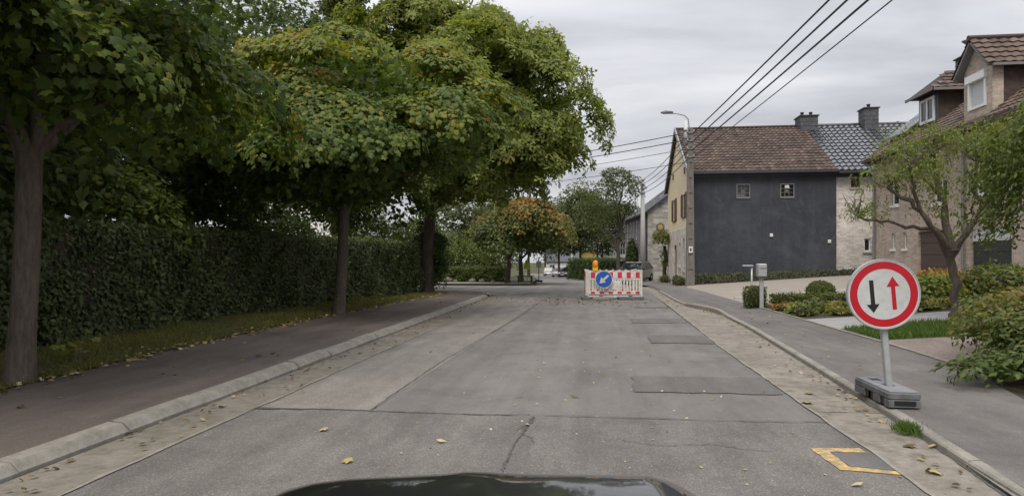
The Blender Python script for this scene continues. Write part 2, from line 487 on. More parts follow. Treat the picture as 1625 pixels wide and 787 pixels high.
def crown(lobes, clumps, rc, per, size, boughs=None, bflat=.45, flat=.5, shell=(.55, 1.0), up=.8, droop=.5, tint=.4, tvar=.1, autumn=0.0, fill=0, spread=.45, zmin=None, keep_off=None):
    """leaves gathered in tilted domed clumps through a set of ellipsoid lobes"""
    w_ = np.array([l[6] for l in lobes], float); w_ /= w_.sum()
    Ls = np.array([l[:6] for l in lobes], float)
    pick = RNG.choice(len(lobes), clumps, p=w_)
    u = unit(RNG.normal(size=(clumps, 3)))
    u[:, 2] = np.where(u[:, 2] < -.45, -u[:, 2] * .6, u[:, 2]); u = unit(u)
    rr = RNG.uniform(shell[0] ** 2, shell[1] ** 2, clumps) ** .5
    C = Ls[pick, :3] + u * Ls[pick, 3:6] * rr[:, None]
    R_ = rc * RNG.uniform(.6, 1.35, clumps)
    m = unit(u * .55 + np.array([0, 0, up]) + RNG.normal(size=(clumps, 3)) * .25)
    if boughs:
        nb, rb = boughs
        B, mb_ = C[:nb].copy(), unit(u[:nb] * .6 + np.array([0, 0, up]) + RNG.normal(size=(nb, 3)) * .15)
        Rb = rb * RNG.uniform(.6, 1.3, nb)
        k = RNG.choice(nb, clumps, p=Rb ** 2 / np.sum(Rb ** 2)); k[:nb] = np.arange(nb)
        e1 = unit(np.cross(mb_, unit(RNG.normal(size=(nb, 3))))); e2 = np.cross(mb_, e1)
        th = RNG.uniform(0, 2 * np.pi, clumps); q = RNG.uniform(0, 1, clumps) ** .5
        rad = e1[k] * np.cos(th)[:, None] + e2[k] * np.sin(th)[:, None]
        C = B[k] + rad * (q * Rb[k])[:, None] + mb_[k] * (bflat * Rb[k] * (1 - q * q) + RNG.normal(size=clumps) * .06 * Rb[k])[:, None]
        m = unit(mb_[k] + rad * (.75 * q)[:, None] + RNG.normal(size=(clumps, 3)) * .15)
    a_ = unit(np.cross(m, unit(RNG.normal(size=(clumps, 3))))); b_ = np.cross(m, a_)
    idx = np.repeat(np.arange(clumps), RNG.poisson(per, clumps) + 3)
    n = len(idx)
    th = RNG.uniform(0, 2 * np.pi, n); q = RNG.uniform(0, 1, n) ** .55
    rad = a_[idx] * np.cos(th)[:, None] + b_[idx] * np.sin(th)[:, None]
    h = flat * R_[idx] * (1 - q * q) - .25 * R_[idx] * np.abs(RNG.normal(size=n)) * .6
    P = C[idx] + rad * (q * R_[idx])[:, None] + m[idx] * h[:, None] + RNG.normal(size=(n, 3)) * .06 * rc
    N = m[idx] + .45 * q[:, None] * rad + RNG.normal(size=(n, 3)) * spread
    D = rad + np.array([0, 0, -droop]) + RNG.normal(size=(n, 3)) * .35
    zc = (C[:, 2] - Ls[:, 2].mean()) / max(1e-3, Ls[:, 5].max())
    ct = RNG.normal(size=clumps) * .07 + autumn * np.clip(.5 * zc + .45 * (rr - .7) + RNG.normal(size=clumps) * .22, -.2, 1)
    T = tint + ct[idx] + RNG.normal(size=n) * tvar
    Sz = size * RNG.uniform(.5, 1.3, n)
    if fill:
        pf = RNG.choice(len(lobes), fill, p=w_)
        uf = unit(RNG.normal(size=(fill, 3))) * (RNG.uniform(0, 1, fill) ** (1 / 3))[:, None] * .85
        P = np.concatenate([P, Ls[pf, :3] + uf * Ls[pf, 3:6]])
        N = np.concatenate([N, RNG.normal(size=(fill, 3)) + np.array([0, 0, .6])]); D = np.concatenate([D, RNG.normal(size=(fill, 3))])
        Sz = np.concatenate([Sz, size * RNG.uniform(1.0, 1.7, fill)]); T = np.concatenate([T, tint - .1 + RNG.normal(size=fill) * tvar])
    if keep_off is not None:
        k = np.linalg.norm(P + np.array(keep_off[0]) - np.array([0, 0, CAMH]), axis=1) > keep_off[1] + RNG.normal(size=len(P)) * .2
        P, N, D, Sz, T = P[k], N[k], D[k], Sz[k], T[k]
    if zmin is not None:
        k = P[:, 2] > zmin
        P, N, D, Sz, T = P[k], N[k], D[k], Sz[k], T[k]
    return (P, N, D, Sz, T), C

def limb(a, b, r0, r1, n=5, wob=.08, sag=0.0):
    a, b = Vector(a), Vector(b)
    L = (b - a).length
    pts, rad = [], []
    for i in range(n + 1):
        t_ = i / n
        p = a.lerp(b, t_)
        if 0 < i < n: p += Vector(RNG.normal(size=3)) * wob * L * .25
        p.z += sag * L * math.sin(math.pi * t_)
        pts.append(p); rad.append(r0 + (r1 - r0) * t_)
    return pts, rad
def trunk_mb(top, r0, r1, limbs, lean=(0, 0), flare=1.35, sides=12, twigs=None):
    mb = MB()
    pts, rad = [], []
    for i in range(9):
        t_ = i / 8
        pts.append((lean[0] * t_ + .02 * math.sin(5 * t_ + r0 * 40), lean[1] * t_ + .02 * math.cos(4 * t_), top * t_ - (.06 if i == 0 else 0)))
        rad.append((r0 + (r1 - r0) * t_) * (flare if i == 0 else 1.08 if i == 1 else 1))
    mb.tube(pts, rad, sides)
    tip = Vector(pts[-1])
    for e, z, r in limbs:
        s = Vector((lean[0] * min(1, z / top), lean[1] * min(1, z / top), z))
        p, q = limb(s, e, r, r * .3, 6, .12, .06)
        mb.tube(p, q, 7)
        if twigs:
            for _ in range(twigs):
                k = random.randint(2, 5)
                d = Vector(RNG.normal(size=3)); d.z = abs(d.z) * .6
                p2, q2 = limb(p[k], p[k] + d.normalized() * random.uniform(.5, 1.1) * (1 + r * 4), q[k] * .6, .008, 4, .12, .04)
                mb.tube(p2, q2, 5)
    return mb

GREEN = [(0, (.028, .048, .015)), (.3, (.072, .115, .026)), (.5, (.135, .185, .038)), (.68, (.23, .24, .045)), (.86, (.27, .235, .04)), (1, (.32, .17, .04))]
M['leaf_maple'] = m_leaf('maple_leaf', GREEN, .45, .5, .25)
M['leaf_light'] = m_leaf('light_leaf', [(0, (.05, .072, .018)), (.35, (.125, .165, .036)), (.6, (.215, .255, .056)), (.85, (.32, .34, .10)), (1, (.33, .27, .08))], .45, .5, .25)
M['leaf_dark'] = m_leaf('dark_leaf', [(0, (.024, .04, .014)), (.4, (.06, .092, .028)), (.7, (.105, .14, .042)), (1, (.10, .13, .05))], .35, .55, .2)
M['leaf_hedge'] = m_leaf('hedge_leaf', [(0, (.036, .052, .02)), (.4, (.088, .118, .046)), (.7, (.145, .175, .07)), (1, (.21, .22, .105))], .25, .5, .25)
M['leaf_autumn'] = m_leaf('autumn_leaf', [(0, (.03, .05, .016)), (.35, (.075, .105, .026)), (.55, (.155, .16, .036)), (.75, (.30, .185, .04)), (1, (.34, .12, .03))], .35)
M['leaf_far'] = m_leaf('far_leaf', [(0, (.045, .06, .024)), (.4, (.095, .115, .045)), (.7, (.15, .165, .062)), (1, (.20, .185, .07))], .4, .6, .2)
M['leaf_willow'] = m_leaf('hanging_leaf', [(0, (.07, .095, .025)), (.4, (.15, .195, .048)), (.7, (.22, .25, .07)), (.88, (.26, .22, .085)), (1, (.26, .14, .065))], .45, .5, .25)
M['leaf_shrub'] = m_leaf('shrub_leaf', [(0, (.04, .065, .018)), (.3, (.09, .13, .036)), (.55, (.16, .18, .05)), (.78, (.25, .17, .065)), (1, (.28, .10, .06))], .4, .5, .25)
M['leaf_box'] = m_leaf('box_leaf', [(0, (.035, .055, .014)), (.5, (.09, .12, .03)), (1, (.16, .17, .05))], .3, .55, .2)
M['leaf_bank'] = m_leaf('dull_ground_leaf', [(0, (.035, .038, .022)), (.5, (.075, .08, .048)), (1, (.15, .14, .09))], .2, .6, .2)
M['leaf_yellow'] = m_leaf('yellow_leaf', [(0, (.07, .10, .025)), (.5, (.17, .18, .04)), (1, (.38, .30, .06))], .35)
M['grass'] = m_leaf('grass_blade', [(0, (.065, .075, .018)), (.4, (.13, .135, .034)), (.7, (.20, .18, .055)), (1, (.26, .21, .095))], .3, .6)
M['lawn'] = m_leaf('lawn_blade', [(0, (.045, .09, .016)), (.5, (.09, .16, .03)), (1, (.16, .20, .055))], .35, .6)
M['litter'] = m_leaf('fallen_leaf', [(0, (.05, .032, .018)), (.35, (.13, .085, .04)), (.6, (.26, .18, .075)), (.8, (.42, .33, .13)), (1, (.52, .46, .32))], .1, .7, .25)

# ------------------------------------------------------------------ the setting
YS = [-8, 0, 5, 10, 15, 20, 25] + steps(26, 60, 1.5) + steps(62, 100, 3) + steps(105, 160, 8) + [220, 320, 600]
xs = [-420, -150, -60, -25, -12, -6, -3, 0, 3, 4.5, 6, 9, 12, 14.5, 25, 60, 150, 420]
vs = [(x, y, (gr(x, y) - .16 if x > 4.4 else g0(y) - .06)) for y in YS for x in xs]
nx_ = len(xs)
fs = [(j * nx_ + i, j * nx_ + i + 1, (j + 1) * nx_ + i + 1, (j + 1) * nx_ + i) for j in range(len(YS) - 1) for i in range(nx_ - 1)]
tag(MB().add(vs, fs).build('ground', M['turf']), kind='structure')

RY = [-8, 0, 5.66, 8, 12, 16, 20, 24, 26] + steps(27, 60, 1.5) + steps(62, 170, 3)
strip('road', M['road'], RY, lambda y: cx(y) - 2.56, lambda y: cx(y) + 2.56 + lin((0, 0), (12, .06), (20, .25), (28, .5), (34, .2))(y), lambda x, y: g0(y))
strip('worn_road_edge', M['road_old'], steps(5.68, 24, 1.5), lambda y: -3.12, lin((5, -2.02), (15, -1.75), (24, -1.6)), lambda x, y: g0(y) + .004)
strip('road_front', M['road_front'], [-6, 0, 3, 5.55, 5.66], lambda y: -3.12, lambda y: 2.06, lambda x, y: .004)
# side street to the left and the mouth of the junction
strip('side_street', M['road_old'], steps(22.4, 35.5, 1.0), lambda y: -60, lin((25.0, -3.05), (26.4, -1.6), (35.5, -1.6)), lambda x, y: g0(y) + .005, 4)
# road patches
def jag(poly, amp=.026, d=.11):
    outp = []
    for i, a in enumerate(poly):
        b = poly[(i + 1) % len(poly)]
        n = max(1, int(math.dist(a, b) / d))
        for k in range(n):
            q = k / n
            outp.append((a[0] + (b[0] - a[0]) * q + random.uniform(-amp, amp), a[1] + (b[1] - a[1]) * q + random.uniform(-amp, amp)))
    return outp
for poly in ([(.47, 6.82), (1.98, 6.84), (2.0, 7.78), (.49, 7.72)], [(1.0, 10.75), (2.04, 10.8), (2.05, 11.9), (1.02, 11.86)], [(.9, 14.0), (2.1, 14.1), (2.12, 15.2), (.92, 15.1)],
             [(1.25, 18.3), (2.2, 18.3), (2.2, 19.0), (1.25, 18.9)]):
    flat('road_patch', M['road_patch'], jag(poly), .008)
def ribbon(name, pts, wd, z, mat=M['crack'], seg=.08, amp=.012):
    L = []
    for i in range(len(pts) - 1):
        n = max(1, int(math.dist(pts[i], pts[i + 1]) / seg))
        for k in range(n):
            q = k / n
            L.append([pts[i][j] + (pts[i + 1][j] - pts[i][j]) * q + random.gauss(0, amp) for j in (0, 1)])
    L.append(list(pts[-1]))
    vs, fs = [], []
    for i, p in enumerate(L):
        a, b = L[max(0, i - 1)], L[min(len(L) - 1, i + 1)]
        dx, dy = b[0] - a[0], b[1] - a[1]; l = math.hypot(dx, dy) or 1
        h = wd * random.uniform(.3, 1.0) / 2
        vs += [(p[0] - dy / l * h, p[1] + dx / l * h, z), (p[0] + dy / l * h, p[1] - dx / l * h, z)]
    fs = [(2 * i, 2 * i + 1, 2 * i + 3, 2 * i + 2) for i in range(len(L) - 1)]
    return tag(MB().add(vs, fs).build(name, mat), kind='structure')
ribbon('road_joint', [(-3.1, 5.6), (-2.4, 5.66), (-1.0, 5.63), (-.54, 5.67)], .035, .012, amp=.006)
ribbon('road_joint', [(-.54, 5.67), (.4, 5.69), (1.2, 5.68), (2.03, 5.73)], .024, .012, amp=.008)
ribbon('road_seam', [(-2.01, 5.7), (-2.0, 8.43), (-1.71, 14.86), (-1.6, 20)], .016, .012, amp=.006)
ribbon('road_crack', [(-.50, 5.64), (-.53, 5.2), (-.57, 4.7), (-.58, 4.1), (-.62, 3.5)], .022, .012, seg=.03, amp=.006, mat=M['crack_soft'])
ribbon('road_crack', [(-.48, 5.6), (-.5, 5.4), (-.60, 5.15)], .016, .0125, seg=.03, amp=.009, mat=M['crack_soft'])
ribbon('road_crack', [(-.55, 5.05), (-.45, 4.95), (-.42, 4.8)], .012, .0125, seg=.03, amp=.006, mat=M['crack_soft'])
ribbon('road_crack', [(.2, 5.0), (.5, 4.85), (.9, 4.95), (1.3, 4.8)], .010, .0125, seg=.04, amp=.012, mat=M['crack_soft'])
ribbon('road_crack', [(-3.1, 5.62), (-2.86, 5.64)], .05, .0125, amp=.003)
# yellow paint round a sunken patch at the gutter
flat('road_marking', M['yellow'], jag([(1.60, 4.94), (1.96, 4.97), (1.965, 4.87), (1.71, 4.86), (1.715, 4.53), (1.99, 4.47), (1.99, 4.40), (1.63, 4.45)], .006, .06), .009)
flat('road_patch', M['road_patch'], jag([(1.725, 4.54), (1.99, 4.48), (2.0, 4.86), (1.72, 4.855)], .005, .08), .0085)

# ---- left kerb, gutter, pavement, verge
LY = [-8, 0, 5, 10, 15, 20, 24.2]
strip('gutter', M['gutter'], LY, lambda y: -3.62, lambda y: -3.09, lambda x, y: .0075, 2)
ribbon('gutter_edge', [(-3.095, -6), (-3.10, 5), (-3.11, 24)], .05, .0115, M['kerb'], .3, .008)
kb = tag(MB().box(-3.80, -3.66, -8, 24.0, -.05, .03).build('kerb', M['crack']), kind='structure')
ks = MB().prism([(-3.635, 0), (-3.635, .035), (-3.70, .095), (-3.815, .104), (-3.815, 0)][::-1], -.4925, .4925, 'y').mesh('kerb_stone', M['kerb'])
for i in range(22):
    o = link('kerb_stone', ks, kb)
    o.location = (random.uniform(-.006, .006), 1.18 + i * 1.0 , random.uniform(-.005, .004)); o.rotation_euler = (0, 0, random.uniform(-.004, .004))
# rounded corner into the side street
def arc(cx_, cy_, r, a0, a1, n=10): return [(cx_ + r * math.cos(R(a0 + (a1 - a0) * i / n)), cy_ + r * math.sin(R(a0 + (a1 - a0) * i / n))) for i in range(n + 1)]
outer = [(-3.81, -8), (-3.81, 22.9)] + arc(-6.2, 22.9, 2.39, 0, 90) + [(-60, 25.29)]
inner = [(-60, 23.7), (-6.7, 23.7)] + arc(-6.7, 22.6, 1.1, 90, 0)[1:] + [(-5.5, 21), (-5.95, 13), (-5.92, 8), (-5.75, 5), (-5.4, 2), (-5.3, -8)]
def poly_strip(name, mat, A, B, z):
    n = 60
    def res(P):
        d = [0]
        for i in range(1, len(P)): d.append(d[-1] + math.dist(P[i], P[i - 1]))
        return [(float(np.interp(t_, d, [p[0] for p in P])), float(np.interp(t_, d, [p[1] for p in P]))) for t_ in np.linspace(0, d[-1], n)]
    a, b = res(A), res(B)
    vs = [(x, y, z) for x, y in a] + [(x, y, z) for x, y in b]
    return tag(MB().add(vs, [(i, i + 1, n + i + 1, n + i) for i in range(n - 1)]).build(name, mat), kind='structure')
seg_in = lin((-8, -5.35), (2, -5.45), (5, -5.72), (8, -5.93), (13, -5.95), (21, -5.5), (23.2, -5.35))
strip('pavement', M['pave_red'], steps(-8, 23.0, 1.0), seg_in, lambda y: -3.80, lambda x, y: .098)
cor = [(-5.36, 23.0)] + [(-3.80, 23.0)] + arc(-6.2, 23.0, 2.4, 8, 90)[0:] + [(-60, 25.4), (-60, 24.2), (-7.2, 24.2)] + arc(-6.6, 23.2, 1.0, 80, 10, 6)
flat('pavement', M['pave_red'], cor, .0975)
ck = []
for p in arc(-6.2, 23.0, 2.42, 0, 90, 12) + [(-12, 25.42), (-60, 25.42)]: ck.append((p[0], p[1]))
vs = []; fs = []
for i, (x, y) in enumerate(ck):
    q = (Vector((x, y)) - Vector((-6.2, 23.0)))
    if i > 12: q = Vector((0, 1))
    q.normalize()
    vs += [(x - q.x * .0, y - q.y * .0, .101), (x + q.x * .12, y + q.y * .12, .085), (x + q.x * .17, y + q.y * .17, -.02)]
for i in range(len(ck) - 1):
    for k in range(2): fs.append((i * 3 + k, i * 3 + 3 + k, i * 3 + 4 + k, i * 3 + 1 + k))
tag(MB().add(vs, fs).build('corner_kerb', M['kerb']), kind='structure')

strip('verge', M['turf'], steps(-8, 23.5, .5), lambda y: -60, lambda y: seg_in(min(y, 23.2)) + random.uniform(-.04, .05), lambda x, y: .11 if x > -6.5 else .16, 24)

# ---- right gutter, kerb, pavement
kx = lin((-8, 2.38), (4, 2.42), (5.2, 2.55), (8, 2.76), (13, 3.1), (16, 3.2), (17.3, 3.15), (18.4, 2.92), (19.2, 2.78), (22, 2.75), (28, 2.86), (33, 3.0), (60, 1.0))
gy = [-8, 0, 3] + steps(4, 34, .4)
strip('gutter', M['gutter_r'], gy, lin((-8, 2.0), (10, 2.02), (20, 2.3), (28, 2.44), (34, 2.4)), lambda y: kx(y) - .0, lambda x, y: g0(y) + .0075, 3)
ribbon('gutter_edge', [(2.01, -6), (2.01, 4.3), (2.03, 10), (2.3, 20), (2.44, 28)], .045, .0115, M['kerb'], .2, .008)
for y in (3.0, 6.1, 9.3, 12.4, 15.5, 18.6):
    ribbon('gutter_joint', [(2.03, y), (kx(y), y + .02)], .014, .0118, amp=.004)
ribbon('gutter_joint', [(kx(y) - .012, y) for y in steps(0, 26, 1)], .022, .0122, amp=.004)
rk = strip('kerb', M['kerb'], gy, lambda y: kx(y), lambda y: kx(y) + .08, lambda x, y: g0(y) + .03)
ky = 0.6
while ky < 27:
    L = .985 if not 15.5 < ky < 19.5 else .49
    mb = MB(); a, b = ky, ky + L
    up = lambda y: g0(y) + float(np.interp(y, [0, 6, 13, 15.8, 16.6, 18.8, 19.6, 28], [.052, .058, .06, .06, .11, .11, .05, .05]))
    vs = []
    for y in (a, b):
        x = kx(y); h = up(y)
        vs += [(x - .005, y, -.04), (x + .005, y, h - .012), (x + .02, y, h), (x + .085, y, h + .006), (x + .085, y, -.04)]
    mb.add(vs, [(0, 1, 6, 5), (1, 2, 7, 6), (2, 3, 8, 7), (3, 4, 9, 8), (4, 3, 2, 1, 0), (5, 6, 7, 8, 9)])
    mb.build('kerb_stone', M['kerb'], rk)
    ky += L + .015
PR = lin((-8, 3.7), (5, 3.75), (6.3, 3.9), (8, 4.42), (10, 4.5), (30, 4.4), (34, 4.9), (60, 4.3), (100, 2.0))
strip('pavement', M['pave_grey'], steps(-8, 34, 1) + steps(35, 100, 2), lambda y: kx(min(y, 60)) + .084 - max(0, y - 60) * .05, lambda y: PR(y), lambda x, y: g0(y) + (.062 if x < PR(y) - .2 else .10), 3)
flat('garden_ground', M['soil'], [(3.7, -8), (12, -8), (12, 8.4), (4.45, 8.4), (3.95, 6.3), (3.76, 5)], .085)
def rterr(name, mat, y0, y1, x1, dz=0.0, x0=None, kind='structure', n=None):
    xa = x0 or (lambda y: PR(y))
    return strip(name, mat, steps(y0, y1, 1.0), xa, (lambda y: x1) if not callable(x1) else x1, lambda x, y: gr(x, y) + dz, 8, kind=kind)
rterr('gravel_path', M['gravel'], 8.35, 10.75, 12)
rterr('lawn_ground', M['turf'], 10.75, 12.45, 12)
rterr('garden_path', M['slab'], 12.45, 14.3, 12.4)
rterr('garden_bed', M['soil'], 14.3, 18.6, 12.4)
rterr('driveway', M['drive'], 18.6, 33.2, 12.45)
rterr('driveway', M['drive'], 14.0, 18.7, 12.48, .002, lambda y: 9.6)
ed = MB()
for y in steps(8.4, 17.6, .5)[:-1]:
    x = PR(y + .2)
    ed.box(x - .035, x + .03, y, y + .492, .02, .117)
tag(ed.build('edging_stones', M['kerb']), kind='structure')
for (ax, ay, bx, by) in ((4.5, 18.62, 9.4, 19.4), (4.6, 21.3, 12.3, 22.6), (9.55, 14.4, 9.55, 18.8)):
    n = 12; mb = MB(); d = Vector((bx - ax, by - ay)); L = d.length; d.normalize(); q = Vector((-d.y, d.x)) * .06
    for i in range(n):
        s0, s1 = L * i / n, L * (i + 1) / n - .012
        p, r_ = Vector((ax, ay)) + d * s0, Vector((ax, ay)) + d * s1
        cs = [p - q, r_ - q, r_ + q, p + q]
        vs = [(c.x, c.y, gr(c.x, c.y) - .04) for c in cs] + [(c.x, c.y, gr(c.x, c.y) + .045) for c in cs]
        mb.add(vs, [(4, 5, 6, 7), (0, 1, 5, 4), (1, 2, 6, 5), (2, 3, 7, 6), (3, 0, 4, 7)])
    tag(mb.build('driveway_edging', M['edging']), kind='structure')

# ---- far side of the junction, on the left
def isl(name, mat, poly, dz):
    return tag(MB().add([(x, y, g0(y) + dz) for x, y in poly], [tuple(range(len(poly)))]).build(name, mat), kind='structure')
isl('pavement_far', M['drive'], [(-60, 35.6), (-4.6, 35.6), (-3.6, 36.3), (-3.5, 38), (-3.6, 40.6), (-60, 40.6)], .10)
isl('kerb_far', M['kerb'], [(-60, 35.45), (-4.55, 35.45), (-3.45, 36.2), (-3.35, 38), (-3.6, 38), (-3.75, 36.4), (-4.65, 35.7), (-60, 35.7)], .106)
isl('kerb_far_face', M['gutter'], [(-60, 35.3), (-4.5, 35.3), (-3.3, 36.1), (-3.2, 38), (-3.4, 38), (-3.5, 36.3), (-4.6, 35.6), (-60, 35.6)], .03)
strip('verge_far', M['turf'], steps(40.6, 100, 3), lambda y: -80, lambda y: cx(y) - 3.0, lambda x, y: g0(y) + .12)
strip('verge_right_far', M['turf'], steps(100, 170, 5), lambda y: cx(y) + 3.0, lambda y: 60, lambda x, y: g0(y) + .1)

# ---- grass
def grass(name, mat, n, xf, yf, zf, size, tint=.45, kindo='stuff', clump=True):
    y = yf(n); x = xf(n, y)
    z = zf(x, y)
    P = np.stack([x, y, z], 1)
    a = RNG.uniform(0, 2 * np.pi, n)
    N = np.stack([np.cos(a), np.sin(a), np.full(n, .35)], 1); D = np.stack([RNG.normal(size=n) * .6, RNG.normal(size=n) * .6, np.ones(n)], 1)
    pn = np.sin(x * 2.1 + 1.3 * np.sin(y * 1.7)) * np.sin(y * 1.3 + x) * .5 + .5
    T = tint + .25 * (pn - .5) + RNG.normal(size=n) * .14
    S_ = size * RNG.uniform(.5, 1.3, n) * (.6 + .7 * pn)
    return tag(link(name, leaf_mesh(name, P, N, D, S_, T, BLADE, mat)), kind=kindo)
segv = np.vectorize(seg_in)
def vy(n): return 2.5 + 21 * RNG.uniform(0, 1, n) ** 1.25
grass('grass', M['grass'], 60000, lambda n, y: segv(np.minimum(y, 23.2)) + .05 - RNG.uniform(0, 1, n) ** 1.1 * 2.4, vy, lambda x, y: np.where(x > -6.5, .105, .13), .085, .45)
grass('lawn_grass', M['lawn'], 16000, lambda n, y: 4.6 + RNG.uniform(0, 1, n) ** 1.1 * 5.5 - .5 * (y - 11) * .0, lambda n: RNG.uniform(10.8, 12.4, n), lambda x, y: .1 + .07 * np.clip(x - 4.5, 0, 10), .13, .5)
grass('grass_tuft', M['lawn'], 420, lambda n, y: 2.50 + RNG.normal(size=n) * .045, lambda n: 5.42 + RNG.normal(size=n) * .06, lambda x, y: .03 + 0 * x, .075, .4)
# ------------------------------------------------------------------ trees and planting on the left
def plant_tree(name, label, loc, trunk_args, crown_list, bark=M['bark'], group=None, parts=0, cat='tree', smooth=True):
    root = thing(name, label, cat, loc, 0, group)
    tr = trunk_mb(**trunk_args).build('trunk', bark, root)
    smoothed(tr, 60)
    for kw, tpl, mat in crown_list:
        arr, C = crown(**kw)
        leaves_obj('crown', arr, tpl, mat, root, parts=parts, base=loc)
    return root

# nearest maple: crown hangs over the verge and fills the top left of the view
plant_tree('maple_tree', 'nearest street maple with a thick pale trunk and big leaves hanging over the left edge', (-5.91, 5.99, .1),
    dict(top=2.7, r0=.122, r1=.115, lean=(.06, .1), flare=1.25, sides=16, twigs=4,
         limbs=[((-1.8, .6, 4.6), 2.2, .09), ((1.2, -.6, 4.0), 2.3, .07), ((.4, 1.8, 4.4), 2.4, .09), ((.3, -1.9, 4.2), 2.35, .08), ((.1, .1, 6.0), 2.5, .11), ((1.5, 1.0, 3.6), 2.45, .05), ((-1.6, -1.4, 4.2), 2.5, .07)]),
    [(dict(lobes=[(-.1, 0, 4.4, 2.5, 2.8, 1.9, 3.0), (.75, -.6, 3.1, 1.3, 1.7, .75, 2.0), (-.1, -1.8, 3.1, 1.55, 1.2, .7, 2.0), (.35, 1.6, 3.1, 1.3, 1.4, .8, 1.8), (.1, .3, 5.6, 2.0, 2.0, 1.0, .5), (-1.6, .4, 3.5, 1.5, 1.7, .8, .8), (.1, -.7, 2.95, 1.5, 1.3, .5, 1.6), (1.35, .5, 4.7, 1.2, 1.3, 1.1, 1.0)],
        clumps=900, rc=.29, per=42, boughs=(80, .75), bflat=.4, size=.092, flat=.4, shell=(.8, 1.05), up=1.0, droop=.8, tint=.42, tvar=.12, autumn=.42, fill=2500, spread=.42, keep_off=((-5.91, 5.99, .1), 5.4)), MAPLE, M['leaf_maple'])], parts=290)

plant_tree('maple_tree', 'street maple with a slim pale trunk and a wide layered crown yellowing at the top', (-5.84, 14.33, .1),
    dict(top=2.6, r0=.135, r1=.115, lean=(.14, .05), flare=1.25, sides=14, twigs=3,
         limbs=[((-1.8, .4, 4.0), 2.2, .08), ((2.6, -.4, 3.7), 2.3, .09), ((.8, 1.8, 4.3), 2.4, .08), ((.7, -1.8, 4.0), 2.35, .08), ((.6, .1, 5.8), 2.5, .1)]),
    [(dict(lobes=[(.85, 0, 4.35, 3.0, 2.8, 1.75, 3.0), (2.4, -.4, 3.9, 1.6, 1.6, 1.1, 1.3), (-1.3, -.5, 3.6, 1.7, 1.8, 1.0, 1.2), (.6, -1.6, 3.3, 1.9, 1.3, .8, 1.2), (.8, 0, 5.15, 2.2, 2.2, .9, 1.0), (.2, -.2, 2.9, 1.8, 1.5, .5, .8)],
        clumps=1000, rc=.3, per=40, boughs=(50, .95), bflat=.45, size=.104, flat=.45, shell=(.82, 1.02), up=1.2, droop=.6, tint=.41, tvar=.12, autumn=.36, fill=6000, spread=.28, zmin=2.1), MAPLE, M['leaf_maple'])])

plant_tree('chestnut_tree', 'tallest street tree on the left, light green pointed foliage reaching over the road', (-6.26, 24.0, .1),
    dict(top=4.0, r0=.235, r1=.19, lean=(.2, 0), flare=1.25, sides=14, twigs=3,
         limbs=[((-1.8, .4, 6.5), 3.0, .14), ((4.4, -.6, 5.8), 3.2, .14), ((2.6, 1.8, 8.0), 3.8, .13), ((2.2, -2.4, 6.4), 3.4, .12), ((1.2, .1, 10.0), 3.9, .16), ((5.0, .6, 7.4), 3.7, .1)]),
    [(dict(lobes=[(1.8, -.6, 6.5, 3.9, 3.8, 3.1, 3.2), (3.85, -.8, 5.9, 2.4, 2.6, 2.3, 1.8), (-.6, -.6, 8.4, 2.6, 2.6, 2.2, 1.2), (3.2, -1.2, 4.7, 2.4, 2.2, 1.1, 1.0), (-.6, -.8, 5.0, 2.3, 2.2, 1.5, .8), (.9, -.5, 8.9, 2.3, 2.3, 1.8, 1.0), (2.7, -.6, 8.1, 1.9, 1.9, 1.2, .6), (1.2, -.8, 4.0, 2.2, 2.0, .7, .8)],
        clumps=1350, rc=.36, per=24, boughs=(110, 1.15), bflat=.75, size=.265, flat=.8, shell=(.8, 1.02), up=.8, droop=-.1, tint=.54, tvar=.13, autumn=.12, fill=6500, spread=.42, zmin=3.2), SPRAY, M['leaf_light'])], bark=M['bark_dark'])

# garden trees behind the hedge
for loc, rr_, hh, tint_, lab in (
        ((-10.6, 9.6, .15), 3.3, 7.5, .40, 'dark garden tree just behind the near end of the clipped hedge'),
        ((-11.6, 15.2, .15), 3.4, 8.5, .38, 'dark garden tree behind the hedge between the two street maples'),
        ((-12.3, 22.0, .15), 3.2, 12, .52, 'tall dark garden tree behind the middle of the hedge'),
        ((-13.2, 4.6, .15), 3.6, 9, .35, 'dark garden tree at the far left behind the nearest maple'),
        ((-11.4, 27.5, .15), 3.0, 11, .46, 'tall mid green garden tree behind the far end of the hedge')):
    plant_tree('garden_tree', lab, loc,
        dict(top=hh * .45, r0=.2, r1=.12, lean=(.1, .1), sides=10, twigs=2, limbs=[((1.5, .3, hh * .6), hh * .35, .09), ((-1.4, .5, hh * .62), hh * .38, .09), ((.2, -1.5, hh * .58), hh * .4, .08), ((0, .4, hh * .85), hh * .44, .1)]),
        [(dict(lobes=[(0, 0, hh * .62, rr_, rr_, hh * .36, 3), (rr_ * .35, -rr_ * .5, hh * .36, rr_ * .75, rr_ * .6, hh * .16, 1.4), (-rr_ * .3, rr_ * .2, hh * .35, rr_ * .8, rr_ * .7, hh * .16, 1)],
            clumps=330, rc=.7, per=30, size=.2, flat=.5, shell=(.6, 1.05), up=.9, droop=.5, tint=tint_, fill=3200, spread=.5), OVAL, M['leaf_dark'])], bark=M['bark_dark'], group='garden trees behind the clipped hedge')
